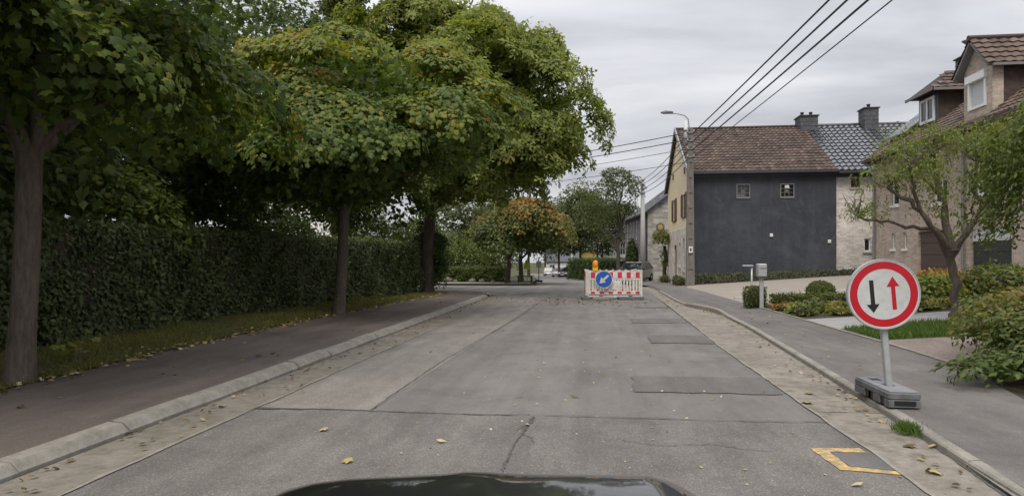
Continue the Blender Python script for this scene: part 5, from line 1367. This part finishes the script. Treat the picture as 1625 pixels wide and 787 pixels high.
# ------------------------------------------------------------------ poles, lamp and wires
M['pole'] = None
t = NT('pole_concrete'); v = t.coord(scale=(1, 1, .25)); col = t.ramp(t.noise(9, 6, .7, v), (.3, (.115, .105, .092)), (.7, (.215, .20, .18)))
M['pole'] = t.princ(col, .88, t.bump(t.noise(50, 4), .5, .006), spec=.2)
M['pole_pale'] = m_concrete('pale_pole_concrete', (.42, .415, .40), .12)
M['cable'] = m_plain('black_cable', (.018, .018, .02), .6)
M['ceramic'] = m_plain('insulator', (.35, .33, .3), .3)
PX, PY = 4.88, 32.4
root = thing('utility_pole', 'brown grey concrete utility pole at the corner of the anthracite wall', 'pole', (PX, PY, g0(32.4)))
mb = MB(); hT = 7.9
mb.add([(s * a, q * b, z) for z, a, b in ((-.1, .2, .16), (hT, .125, .11)) for s, q in ((-1, -1), (1, -1), (1, 1), (-1, 1))], [(3, 2, 1, 0), (4, 5, 6, 7), (0, 1, 5, 4), (1, 2, 6, 5), (2, 3, 7, 6), (3, 0, 4, 7)])
mb.build('shaft', M['pole'], root)
mb = MB()
for k in range(9):
    z = .9 + k * .75; a = .2 - .075 * z / 7.9 ; mb.box(-a * .55, a * .55, -.17 + .05 * z / 7.9, -.155 + .05 * z / 7.9, z, z + .05)
mb.build('steps', M['dark_metal'], root)
for z in (7.65, 7.25, 6.85, 6.45):
    mb = MB(); mb.box(-.17, .17, -.16, -.11, z - .03, z + .03); mb.build('bracket', M['grey_metal'], root)
    for s in (-1, 1):
        mb = MB(); mb.lathe([(.02, 0), (.05, .02), (.05, .06), (.03, .08), (.05, .1), (.02, .13)], 8, (s * .15, -.17, z - .01)); mb.build('insulator', M['ceramic'], root)
mb = MB(); mb.box(-.09, .09, -.185, -.17, 1.75, 2.05); pl = mb.build('plate', M['white_pvc'], root)
mb = MB(); mb.box(-.045, .045, -.189, -.186, 1.82, 1.98); mb.build('plate_mark', M['dark_metal'], pl)
# lamp bracket: tube up the pole head, arm curving out over the street
root = thing('street_lamp', 'grey street lamp on a curved arm at the head of the concrete pole', 'street lamp', (PX - .22, PY - .05, 7.15))
mb = MB(); mb.tube([(0, 0, -.1), (0, 0, 1.0)], .1, 10); mb.build('tube', M['shutter'], root, smooth=True)
mb = MB()
for z in (.1, .5): mb.box(-.12, .2, -.12, .12, z, z + .06)
mb.build('clamp', M['dark_metal'], root)
mb = MB(); mb.tube([(.12, 0, .1), (.16, 0, .75), (.12, 0, 1.1), (-.05, 0, 1.28), (-.35, 0, 1.37), (-.75, 0, 1.43)], .028, 8); mb.build('arm', M['grey_metal'], root, smooth=True)
mb = MB(); mb.add([(-.62, -.1, 1.40), (-.62, .1, 1.40), (-.62, .08, 1.49), (-.62, -.08, 1.49), (-1.0, -.14, 1.42), (-1.0, .14, 1.42), (-1.0, .1, 1.53), (-1.0, -.1, 1.53), (-1.22, -.08, 1.44), (-1.22, .08, 1.44), (-1.2, .05, 1.49), (-1.2, -.05, 1.49)],
    [(0, 1, 2, 3)] + [(b + i, b + (i + 1) % 4, b + 4 + (i + 1) % 4, b + 4 + i) for b in (0, 4) for i in range(4)] + [(11, 10, 9, 8)])
mb.build('lamp_head', M['dark_metal'], root)
mb = MB(); mb.box(-1.1, -.75, -.09, .09, 1.40, 1.418); mb.build('lens', M['glass_pale'], root)
root = thing('utility_pole', 'pale concrete utility pole in front of the grey stone house', 'pole', (4.06, 51.0, g0(51)))
MB().tube([(0, 0, -.1), (0, 0, 8.25)], [.25, .13], 12).build('shaft', M['pole_pale'], root, smooth=True)
for z in (7.95, 7.6, 7.25, 6.9):
    mb = MB(); mb.box(-.2, .2, -.18, -.12, z - .03, z + .03); mb.build('bracket', M['grey_metal'], root)
root = thing('lamp_post', 'slender pale lamp post far down the street beside the parked cars', 'lamp post', (-2.45, 85, g0(85)))
MB().tube([(0, 0, -.1), (0, 0, 1.6), (0, 0, 1.65), (0, 0, 6.5)], [.14, .14, .09, .06], 8).build('post', M['shutter'], root, smooth=True)
mb = MB(); mb.tube([(0, 0, 6.4), (-.3, 0, 6.9), (-1.2, 0, 7.1)], .05, 6); mb.box(-1.9, -1.2, -.12, .12, 7.04, 7.18); mb.build('lamp_head', M['shutter'], root)
def wire(a, b, sag, r, lab, grp, n=18):
    a, b = Vector(a), Vector(b)
    pts = []
    for i in range(n + 1):
        q = i / n; p = a.lerp(b, q); p.z -= sag * 4 * q * (1 - q); pts.append(tuple(p))
    o = MB().tube(pts, r, 5).build('overhead_wire', M['cable'])
    return tag(o, lab, 'wire', grp)
g_ = g0(32.4)
for k, z in enumerate((7.65, 7.25, 6.85, 6.45)):
    wire((PX + .15, PY - .17, z + g_), (6.36, -4, z + .05), .10, .026 if k < 3 else .015, ('highest', 'second highest', 'third', 'lowest and thinnest')[k] + ' of the four black wires rising from the pole to the upper right', 'wires from the pole towards the viewer')
for k, z in enumerate((7.65, 7.3, 6.85, 6.2)):
    wire((PX - .15, PY - .1, z + g_), (-7.0, 41, z - .25 + g_), .12, .022 if k < 2 else .014, ('highest', 'second highest', 'third', 'lowest')[k] + ' of the wires crossing the street from the pole to the left', 'wires crossing the street')
for k, z in enumerate((7.65, 7.25, 6.85, 6.45)):
    wire((PX - .15, PY + .1, z + g_ - .1), (4.0, 50.85, (7.95, 7.6, 7.25, 6.9)[k] + g0(51)), .25, .02, ('highest', 'second highest', 'third', 'lowest')[k] + ' of the wires between the two utility poles', 'wires between the two poles')
for k in range(4):
    wire((3.9, 51.1, (7.95, 7.6, 7.25, 6.9)[k] + g0(51)), (-2.0, 92, (7.6, 7.3, 7.0, 6.7)[k] - 1.3), .5, .02, ('highest', 'second highest', 'third', 'lowest')[k] + ' of the wires running on behind the forked tree', 'wires beyond the pale pole')

# ------------------------------------------------------------------ give way to oncoming traffic sign on its rubber foot
M['sign_white'] = m_plain('sign_white', (.49, .49, .48), .38, var=.14)
M['sign_red'] = m_plain('sign_red', (.42, .006, .016), .38, var=.1)
M['sign_black'] = m_plain('sign_black', (.012, .012, .013), .4)
M['galv'] = m_plain('galvanised_steel', (.40, .41, .41), .45, .3, var=.15)
M['rubber_deck'] = m_rough('rubber_deck', (.17, .172, .178), (.25, .252, .26), 9, .7, .4, 90, .004)
M['rubber'] = m_rough('recycled_rubber', (.095, .097, .10), (.165, .167, .17), 14, .75, .4, 90, .004)
def disc(mb, r, y0, y1, n=48):
    return mb.prism([(r * math.cos(2 * math.pi * k / n), r * math.sin(2 * math.pi * k / n)) for k in range(n)], y0, y1, 'y')
def ring(mb, r0, r1, y, n=48):
    vs = []
    for k in range(n):
        a = 2 * math.pi * k / n
        vs += [(r0 * math.cos(a), y, r0 * math.sin(a)), (r1 * math.cos(a), y, r1 * math.sin(a))]
    return mb.add(vs, [(2 * k, 2 * k + 1, (2 * k + 3) % (2 * n), (2 * k + 2) % (2 * n)) for k in range(n)])
foot = thing('sign_foot', 'grey moulded rubber foot with hand holes under the round sign', 'sign base', (2.765, 6.42, .075), R(0))
fx, fy, fz = .135, .375, .145
mb = MB()
# body with slots: bottom feet, upper deck, tapered
for y0, y1 in ((-fy, -fy + .10), (-fy + .19, -fy + .33), (-fy + .42, fy - .33), (fy - .24, fy)): mb.box(-fx, fx, y0, y1, 0, .07, .006)
mb.box(-fx, fx, -fy, fy, .068, fz - .012, .012)
mb.box(-fx + .055, fx - .055, -fy + .05, fy - .05, .01, .07)
mb.build('body', M['rubber'], foot)
mb = MB()
for q in ((-fx + .012, fx - .012, -fy + .012, -.11), (-fx + .012, fx - .012, .0, .16), (-fx + .012, -.05, .16, .30), (.05, fx - .012, .16, .30), (-fx + .012, fx - .012, .30, fy - .012), (-fx + .012, -.045, -.11, 0), (.045, fx - .012, -.11, 0)):
    mb.box(q[0], q[1], q[2], q[3], fz - .014, fz, .004)
mb.build('deck', M['rubber_deck'], foot)
mb = MB()
mb.box(-.048, .048, .165, .295, fz - .0125, fz - .008); mb.box(-.09, .09, -fy - .004, -fy + .0, .02, .062); mb.build('hand_hole_shade', M['sign_black'], foot)  # flat black plates: shade of the hand holes put in as colour
for y in (-fy + .145, -fy + .375, fy - .285):
    mb = MB(); mb.box(-fx + .012, fx - .012, y - .045, y + .045, .006, .066); mb.build('slot_shade', M['sign_black'], foot)  # solid black block in each side gap, painting the shade of the recess
sg = thing('road_sign', 'round red bordered priority sign with a black and a red arrow on a leaning pole', 'road sign', (2.765, 6.36, .19))
sg.rotation_euler = (R(1.0), R(-5.2), R(2))
mb = MB(); mb.box(-.027, .027, -.027, .027, -.1, 1.12, .007); mb.build('pole', M['galv'], sg)
Zc, Rr = .885, .319
def atz(m): m.v = [(a, b, c + Zc) for a, b, c in m.v]; return m
plate = atz(disc(MB(), Rr, -.062, -.042)).build('plate', M['sign_white'], sg)
mb = MB(); n = 48
vs = []
for k in range(n):
    a = 2 * math.pi * k / n
    for r_, y in ((Rr - .004, -.066), (Rr + .006, -.066), (Rr + .006, -.03), (Rr - .004, -.03)): vs.append((r_ * math.cos(a), y, r_ * math.sin(a)))
mb.add(vs, [(4 * k + i, 4 * k + (i + 1) % 4, (4 * k + 4 + (i + 1) % 4) % (4 * n), (4 * k + 4 + i) % (4 * n)) for k in range(n) for i in range(4)])
atz(mb).build('rim', M['galv'], plate)
atz(ring(MB(), Rr * .735, Rr * .945, -.0632)).build('red_ring', M['sign_red'], plate)
def arrow(x, tip, base, head, hw, sw, y, mat, nm, par):
    s = 1 if tip > base else -1
    P = [(x - sw, base), (x + sw, base), (x + sw, head), (x + hw, head), (x, tip), (x - hw, head), (x - sw, head)]
    if s < 0: P = P[::-1]
    return atz(MB().add([(a * Rr, y, b * Rr) for a, b in P], [tuple(range(7))])).build(nm, mat, par)
arrow(-.32, -.52, .43, -.27, .18, .06, -.0633, M['sign_black'], 'black_arrow', plate)
arrow(.27, .49, -.47, .2, .18, .058, -.0633, M['sign_red'], 'red_arrow', plate)
mb = MB(); mb.box(-.06, .06, -.042, -.03, -.16, -.12); mb.box(-.06, .06, -.042, -.03, .12, .16); atz(mb).build('clamp', M['galv'], plate)

# ------------------------------------------------------------------ road works barrier
M['bar_white'] = m_plain('barrier_plastic', (.56, .53, .49), .55, var=.25)
M['bar_red'] = m_plain('barrier_red', (.50, .028, .055), .45, var=.1)
M['amber'] = m_plain('amber_lens', (.82, .26, .015), .25, var=.08)
M['amber_box'] = m_plain('yellow_lamp_case', (.70, .42, .02), .45, var=.08)
M['sign_blue'] = m_plain('sign_blue', (.012, .085, .36), .35, var=.05)
def barrier(label, loc, rz, L_):
    root = thing('barrier', label, 'barrier', loc, rz, 'barrier panels round the hole in the road')
    for x in (0, L_): 
        mb = MB(); mb.box(x - .03, x + .03, -.03, .03, .05, .98, .008); mb.build('post', M['bar_white'], root)
    def rail(nm, z0, z1, mat=M['bar_white'], d=.022):
        mb = MB(); mb.box(.031, L_ - .031, -d, d, z0, z1, .004); return mb.build(nm, mat, root)
    tb = rail('top_board', .70, .93, d=.026); rail('middle_rail', .64, .69); bb = rail('bottom_board', .16, .27, d=.026); rail('foot_rail', .06, .11)
    for k in range(8):
        mb = MB(); x = .08 + k * (L_ - .16) / 7; mb.box(x - .035, x + .035, -.02, .02, .932, .97, .006); mb.build('nub', M['bar_white'], root)
    per = .305
    k = 0; x = .10
    while x < L_ - .05:
        x1 = min(x + per * .47, L_ - .04)
        mb = MB(); mb.box(x, x1, -.030, .030, .715, .915, .002); mb.build('red_stripe', M['bar_red'], tb)
        mb = MB(); mb.box(x - .005, x1 - .005, -.030, .030, .175, .255, .002); mb.build('red_stripe', M['bar_red'], bb)
        x += per
    n_ = 17
    for k in range(n_):
        x = .06 + (L_ - .12) * k / (n_ - 1)
        mb = MB(); mb.box(x - .026, x + .026, -.014, .014, .271, .639, .004); mb.build('slat', M['bar_white'], root)
    mb = MB(); mb.box(L_ * .40, L_ * .6, -.022, -.014, .31, .62, .003); mb.build('name_panel', M['bar_white'], root)
    return root
def foot_block(label, loc, w_, mat, rz=0):
    root = thing('ballast_block', label, 'ballast block', loc, rz, 'ballast blocks under the barrier panels')
    mb = MB(); mb.box(-w_ / 2, w_ / 2, -.2, .2, 0, .10, .015); mb.build('block', mat, root)
    mb = MB(); mb.box(-.06, .06, -.06, .06, .101, .125, .005); mb.build('socket', M['dark_metal'], root)
    return root
barrier('front red and white barrier panel facing the viewer', (-.09, 21.95, .02), math.atan2(.25, 1.81), 1.83)
barrier('left red and white barrier panel seen edge on', (-.14, 22.0, .02), R(92), 1.83)
barrier('right red and white barrier panel behind the front one', (1.72, 22.27, .02), R(92), 1.83)
barrier('rear red and white barrier panel behind the front one', (-.2, 23.9, .02), math.atan2(.25, 1.81), 1.83)
foot_block('pale foot under the left of the front barrier panel', (.35, 21.95, .006), .62, M['kerb'], R(8))
foot_block('dark rubber foot under the right of the front barrier panel', (1.35, 22.1, .006), .85, M['rubber'], R(8))
foot_block('dark rubber foot under the left barrier panel', (-.16, 21.9, .006), .3, M['rubber'], R(8))
bs = thing('direction_sign', 'round blue sign with a white arrow pointing down left on the barrier', 'road sign', (.44, 21.93, .69), R(7))
Zc, Rr = 0, .295
mb = disc(MB(), Rr, -.07, -.055); pl = mb.build('plate', M['sign_white'], bs)
mb = MB(); mb.prism([(Rr * .93 * math.cos(2 * math.pi * k / 40), Rr * .93 * math.sin(2 * math.pi * k / 40)) for k in range(40)], -.0725, -.0705, 'y'); mb.build('blue_disc', M['sign_blue'], pl)
c45 = math.cos(R(45)); 
AP = [(-.12, .72), (.12, .72), (.12, -.05), (.42, -.05), (0, -.7), (-.42, -.05), (-.12, -.05)]
AP = [(a * math.cos(R(-48)) - b * math.sin(R(-48)), a * math.sin(R(-48)) + b * math.cos(R(-48))) for a, b in AP]
mb = MB(); mb.add([(a * Rr * .98, -.0745, b * Rr * .98) for a, b in AP], [tuple(range(7))]); mb.build('white_arrow', M['sign_white'], pl)
mb = MB(); mb.box(-.04, .04, -.054, -.03, -.3, .3); mb.build('clamp', M['galv'], bs)
wl = thing('warning_lamp', 'amber warning lamp standing on top of the barrier', 'warning lamp', (.16, 21.99, .955))
MB().box(-.09, .09, -.06, .06, 0, .17, .02).build('case', M['amber_box'], wl)
mb = MB(); mb.lathe([(.085, .17), (.092, .2), (.092, .31), (.07, .36), (.02, .375)], 16); smoothed(mb.build('lens', M['amber'], wl))
mb = MB(); mb.box(-.02, .02, -.02, .02, -.06, .0); mb.build('bracket', M['dark_metal'], wl)
# small board leaning inside the barrier area is left to the parked car beyond

# ------------------------------------------------------------------ letterbox, garden lamp, far signs
root = thing('letterbox', 'grey metal letterbox on a post beside the clipped box cube', 'letterbox', (4.45, 17.45, .1))
MB().box(-.05, .05, -.03, .03, -.05, .85, .006).build('post', M['galv'], root)
mb = MB(); mb.box(-.11, .11, -.14, .14, .82, 1.16, .02); bd = mb.build('box', M['galv'], root)
mb = MB(); mb.box(-.08, .08, -.146, -.141, 1.03, 1.06); mb.build('flap', M['grey_metal'], bd)
root = thing('garden_lamp', 'thin garden lamp with a flat arm left of the letterbox', 'garden lamp', (4.3, 17.85, .1))
MB().tube([(0, 0, -.05), (0, 0, 1.08)], .025, 8).build('post', M['galv'], root, smooth=True)
MB().box(-.24, .03, -.06, .06, 1.08, 1.12, .01).build('lamp_head', M['galv'], root)
mb = MB(); mb.box(-.2, -.02, -.045, .045, 1.072, 1.079); mb.build('lens', M['glass_pale'], root)
root = thing('letterbox', 'black letterbox with a white label on a post at the right edge', 'letterbox', (5.55, 7.55, .1))
MB().box(-.03, .03, -.03, .03, -.05, .85, .006).build('post', M['dark_metal'], root)
mb = MB(); mb.box(-.12, .12, -.1, .1, .8, 1.18, .02); bd = mb.build('box', M['sign_black'], root)
mb = MB(); mb.box(-.07, .07, -.106, -.101, .9, .97); mb.build('name_plate', M['white_pvc'], bd)
root = thing('temporary_sign', 'small white plate on a pole with a dark foot across the junction', 'road sign', (-3.45, 42.9, g0(42.9) + .1))
MB().tube([(0, 0, 0), (0, 0, 1.6)], .03, 7).build('pole', M['dark_metal'], root)
MB().box(-.17, .17, -.045, -.03, .95, 1.38, .01).build('plate', M['sign_white'], root)
MB().box(-.25, .25, -.2, .2, 0, .12, .02).build('foot', M['sign_black'], root)
M['fluo'] = m_plain('fluorescent_panel', (.42, .62, .03), .4)
root = thing('fluorescent_sign', 'fluorescent yellow green panel on a thin pole across the junction', 'road sign', (-4.2, 42.6, g0(42.6) + .1))
MB().tube([(0, 0, 0), (0, 0, 1.6)], .03, 7).build('pole', M['galv'], root)
MB().prism([(-.25, .85), (.2, .85), (.2, 1.1), (-.02, 1.45), (-.12, 1.45)], -.05, -.03, 'y').build('plate', M['fluo'], root)
root = thing('bench', 'low dark bench in front of the greener small maple', 'bench', (-4.0, 39.2, g0(39.2) + .1))
for x in (-.4, .4): MB().box(x - .05, x + .05, -.15, .15, 0, .4).build('leg', M['dark_metal'], root)
for k in range(3): MB().box(-.55, .55, -.17 + k * .12, -.07 + k * .12, .4, .44).build('slat', M['brown_wood'], root)

# ------------------------------------------------------------------ cars
M['tyre'] = m_plain('tyre_rubber', (.014, .014, .015), .8)
M['rimm'] = m_plain('wheel_rim', (.30, .30, .31), .35, .6)
M['car_glass'] = m_glass_dark('car_glass', (.015, .018, .02), .04)
M['lampw'] = m_plain('headlamp', (.62, .63, .65), .15)
M['lampr'] = m_plain('tail_lamp', (.35, .015, .015), .25)
def m_paint(name, c): 
    t = NT(name); col = t.mix(.12, c, t.ramp(t.noise(3, 5), (.3, .6), (.7, 1.3)), 'MULTIPLY')
    return t.princ(col, .32, t.bump(t.noise(6, 2), .02, .01), .2, .5, 1.0)
def car(label, loc, rz, paint, Lc=4.2, Wc=1.76, Hc=1.46, van=False):
    root = thing('parked_car', label, 'car', loc, rz, 'cars parked along the far street')
    hl, hw = Lc / 2, Wc / 2
    st = [(-hl, .78, .32, .56), (-hl + .1, .9, .24, .70), (-hl + .55, .97, .2, .80), (-hl + 1.0, 1.0, .2, .90), (0, 1.0, .19, .94), (hl - .8, 1.0, .2, .97), (hl - .15, .95, .26, .96), (hl, .84, .34, .78)]
    vs, fs = [], []
    for y, f, zb, zt in st:
        w_ = hw * f
        for x, z in ((-w_ * .86, zb), (-w_, zb + .12), (-w_, zt - .22), (-w_ * .93, zt - .03), (-w_ * .8, zt), (w_ * .8, zt), (w_ * .93, zt - .03), (w_, zt - .22), (w_, zb + .12), (w_ * .86, zb)): vs.append((x, y, z))
    for i in range(len(st) - 1):
        for k in range(10): fs.append((i * 10 + k, i * 10 + (k + 1) % 10, i * 10 + 10 + (k + 1) % 10, i * 10 + 10 + k))
    fs += [tuple(range(9, -1, -1)), tuple(range(70, 80))]
    smoothed(MB().add(vs, fs).build('body', paint, root), 35)
    # greenhouse
    y0, y1, y2, y3 = -hl + (.75 if van else 1.05), -hl + (1.25 if van else 1.85), hl - (.25 if van else .75), hl - .12
    b, tp = hw * .93, hw * .74
    G = [(-b, y0, .90), (b, y0, .90), (b, y3, .95), (-b, y3, .95), (-tp, y1, Hc - .05), (tp, y1, Hc - .05), (tp, y2, Hc - .05), (-tp, y2, Hc - .05)]
    MB().add(G, [(0, 1, 5, 4), (1, 2, 6, 5), (2, 3, 7, 6), (3, 0, 4, 7)]).build('window_band', M['car_glass'], root)
    mb = MB(); mb.add([(-tp - .02, y1 - .06, Hc - .06), (tp + .02, y1 - .06, Hc - .06), (tp + .02, y2 + .05, Hc - .06), (-tp - .02, y2 + .05, Hc - .06), (-tp * .85, y1 + .12, Hc), (tp * .85, y1 + .12, Hc), (tp * .85, y2 - .1, Hc), (-tp * .85, y2 - .1, Hc)], [(0, 1, 5, 4), (1, 2, 6, 5), (2, 3, 7, 6), (3, 0, 4, 7), (4, 5, 6, 7), (3, 2, 1, 0)])
    rf = mb.build('roof', paint, root)
    mb = MB()
    for s in (-1, 1):
        for (ya, za, yb, zb_) in ((y0, .9, y1, Hc - .05), (y3, .95, y2, Hc - .05), ((y0 + y3) / 2, .93, (y1 + y2) / 2, Hc - .05)):
            mb.tube([(s * b, ya, za), (s * tp, yb, zb_)], .035, 5)
    mb.build('pillar', paint, root)
    for s in (-1, 1):
        for y in (-hl + .8, hl - .75):
            mb = MB(); prof = [(.2, -.1), (.31, -.1), (.33, -.06), (.33, .06), (.31, .1), (.2, .1)]; mb.lathe(prof, 18)
            mb.v = [(c + s * (hw - .08), a + y, b_ + .32) for a, b_, c in mb.v]; wh = mb.build('wheel', M['tyre'], root)
            mb = MB(); mb.lathe([(.2, -.085), (.2, .085), (.05, .095)], 14); mb.v = [(c * s + s * (hw - .07), a + y, b_ + .32) for a, b_, c in mb.v]; mb.build('rim', M['rimm'], wh)
        MB().box(s * hw * .62 - .17, s * hw * .62 + .17, -hl - .01, -hl + .12, .55, .68, .02).build('headlight', M['lampw'], root)
        MB().box(s * hw * .72 - .12, s * hw * .72 + .12, hl - .1, hl + .012, .66, .9, .02).build('tail_light', M['lampr'], root)
        MB().box(s * (hw + .08) - .08, s * (hw + .08) + .08, y0 + .25, y0 + .37, .92, 1.04, .02).build('mirror', paint, root)
    MB().box(-.26, .26, -hl - .02, -hl - .005, .36, .47).build('number_plate', M['sign_white'], root)
    MB().box(-.5, .5, -hl - .012, -hl + .05, .48, .54).build('grille', M['sign_black'], root)
    return root
car('black hatchback parked behind the barrier beside the pale pole', (3.25, 48.2, g0(48.2) + .06), R(-22), m_paint('black_paint', (.012, .012, .014)))
car('silver van parked farthest down the street', (-8.1, 124, g0(124)), R(3), m_paint('silver_paint', (.30, .31, .36)), 4.4, 1.85, 1.7, True)
car('dark blue car parked beside the silver van', (-6.2, 118, g0(118)), R(4), m_paint('blue_paint', (.03, .04, .11)))
car('white car parked in front of the dark blue one', (-4.4, 100, g0(100)), R(-30), m_paint('white_paint', (.7, .7, .72)))
car('dark grey car parked by the slender lamp post', (-3.1, 93, g0(93)), R(-25), m_paint('grey_paint', (.06, .06, .065)))
car('dark green car parked by the dark hedge right of the lamp post', (-1.6, 88, g0(88)), R(-20), m_paint('green_paint', (.05, .06, .05)))

# ---- the car the picture is taken from: its bonnet shows along the bottom edge
own = thing('own_car', 'glossy black car bonnet of the viewing car along the bottom edge', 'car', (-.08, .0, 0), YAW)
M['bonnet'] = m_paint('bonnet_paint', (.006, .006, .007))
crest = lin((-.86, .60), (-.72, .72), (-.60, .806), (-.52, .826), (-.43, .836), (-.27, .8435), (-.17, .849), (-.12, .8555), (-.05, .853), (.0, .849), (.36, .8435), (.42, .828), (.46, .806), (.6, .72), (.8, .60))
vs, fs = [], []
NU, NV = 64, 26
for j in range(NV + 1):
    v_ = j / NV; y = .52 + 1.55 * v_
    for i in range(NU + 1):
        x = -.84 + 1.64 * i / NU
        c = crest(x - .08)
        dy_ = 1.6 - y
        if dy_ >= 0: z = c - .06 * dy_ ** 2 + .10 * dy_ - (.018 * math.exp(-((x - .08 + .12) / .05) ** 2) - .0 if dy_ > .02 else 0) * min(1, dy_ * 8) * .5
        else: z = c + .10 * dy_ - 1.2 * dy_ ** 2
        vs.append((x, y, z))
for j in range(NV):
    for i in range(NU): fs.append((j * (NU + 1) + i, j * (NU + 1) + i + 1, (j + 1) * (NU + 1) + i + 1, (j + 1) * (NU + 1) + i))
bn = MB().add(vs, fs).build('bonnet', M['bonnet'], own)
smoothed(bn, 60)
mb = MB()
for s in (-1, 1): mb.prism([(.5, .3), (2.0, .3), (2.05, .45), (1.95, .62), (1.6, .66), (.5, .7)], s * .87 - .04, s * .87 + .04, 'x')
mb.build('wing', M['bonnet'], own)
mb = MB(); mb.box(-.88, .88, 1.98, 2.14, .28, .52, .04); mb.build('bumper', M['bonnet'], own)
for s in (-1, 1):
    MB().box(s * .62 - .17, s * .62 + .17, 1.9, 2.03, .5, .6, .02).build('headlight', M['lampw'], own)
    mb = MB(); mb.lathe([(.2, -.1), (.31, -.1), (.33, -.06), (.33, .06), (.31, .1), (.2, .1)], 20); mb.v = [(c + s * .78, a + 1.25, b_ + .33) for a, b_, c in mb.v]; mb.build('wheel', M['tyre'], own)

# ------------------------------------------------------------------ fallen leaves and road grit
def litter(name, n, xf, yf, zf, s0, s1, tint, tv=.2):
    y = yf(n); x = xf(n, y); z = zf(x, y)
    N = RNG.normal(size=(n, 3)) * .25 + np.array([0, 0, 1]); D = np.column_stack([RNG.normal(size=(n, 2)), np.zeros(n)])
    return tag(link(name, leaf_mesh(name, np.stack([x, y, z], 1), N, D, RNG.uniform(s0, s1, n), tint + RNG.normal(size=n) * tv, MAPLE, M['litter'])), kind='stuff')
litter('fallen_leaves', 850, lambda n, y: segv(np.minimum(y, 23)) + .08 - RNG.normal(size=n) * .12 - np.abs(RNG.normal(size=n)) * .45 * (RNG.uniform(size=n) > .5), lambda n: RNG.uniform(3, 23, n), lambda x, y: .13 + 0 * x, .04, .085, .62)
litter('fallen_leaves', 330, lambda n, y: -3.62 + np.abs(RNG.normal(size=n)) * .2, lambda n: RNG.uniform(3, 24, n), lambda x, y: .03 + 0 * x, .02, .055, .35)
litter('fallen_leaves', 40, lambda n, y: RNG.uniform(-5.4, -3.9, n), lambda n: RNG.uniform(3.5, 22, n), lambda x, y: .108 + 0 * x, .04, .09, .55)
litter('fallen_leaves', 260, lambda n, y: RNG.normal(size=n) * 1.1 + .0, lambda n: 20.9 + RNG.normal(size=n) * 1.0, lambda x, y: .02 + 0 * x, .03, .08, .3)
litter('fallen_leaves', 240, lambda n, y: np.array([kx(q) for q in y]) - .03 - np.abs(RNG.normal(size=n)) * .16, lambda n: RNG.uniform(3.6, 27, n) , lambda x, y: .03 + 0 * x, .02, .06, .42)
litter('fallen_leaves', 60, lambda n, y: RNG.uniform(-3, 2, n), lambda n: RNG.uniform(6, 22, n), lambda x, y: .02 + 0 * x, .02, .05, .5)
litter('fallen_leaves', 60, lambda n, y: 2.9 + RNG.uniform(0, 1.4, n), lambda n: RNG.uniform(4, 18, n), lambda x, y: .11 + 0 * x, .02, .05, .5)
litter('road_litter', 110, lambda n, y: RNG.uniform(-1.6, 2, n), lambda n: RNG.uniform(3.6, 9, n), lambda x, y: .014 + 0 * x, .012, .03, .75)
# leaves big enough to pick out singly
for (x, y, s_, tn, sh, lab) in (
        (-.16, 6.45, .13, None, LONG, 'narrow dark green leaf lying flat in the middle of the road'),
        (-.70, 6.42, .09, .98, LONG, 'narrow pale leaf lying left of the dark green leaf'),
        (-.52, 5.3, .07, 1.0, OVAL, 'pale folded leaf beside the crack in the road'),
        (-1.12, 4.75, .09, .9, OVAL, 'curled pale leaf on the road left of the crack'),
        (-2.15, 4.95, .08, .85, MAPLE, 'yellowish leaf on the road near the left gutter'),
        (-1.65, 4.2, .08, .75, MAPLE, 'tan leaf on the road in front of the bonnet'),
        (2.22, 4.45, .10, .82, MAPLE, 'yellow maple leaf on the right gutter near the yellow marking'),
        (2.06, 6.45, .12, .7, MAPLE, 'tan curled leaf at the edge of the right gutter'),
        (2.22, 6.9, .10, .6, MAPLE, 'brown leaf on the right gutter above the tan curled one'),
        (1.62, 4.15, .09, .9, OVAL, 'pale leaf just below the yellow marking'),
        (2.33, 5.05, .1, .3, MAPLE, 'dark withered leaf by the kerb on the right'),
        (-.5, 6.05, .05, .95, OVAL, 'tiny pale leaf above the road joint')):
    mt = M['litter'] if tn is not None else M['leaf_shrub']
    me = leaf_mesh('fallen_leaf', np.array([[0, -s_ / 2, .012]]), np.array([[.15, .1, 1.0]]), np.array([[0, 1.0, 0]]), np.array([s_]), np.array([tn if tn is not None else .3]), sh, mt)
    o = link('fallen_leaf', me); o.location = (x, y, .018); o.rotation_euler = (0, 0, RNG.uniform(-1.9, -1.2) if tn is None else RNG.uniform(0, 6.28))
    tag(o, lab, 'leaf', 'single leaves lying on the road')
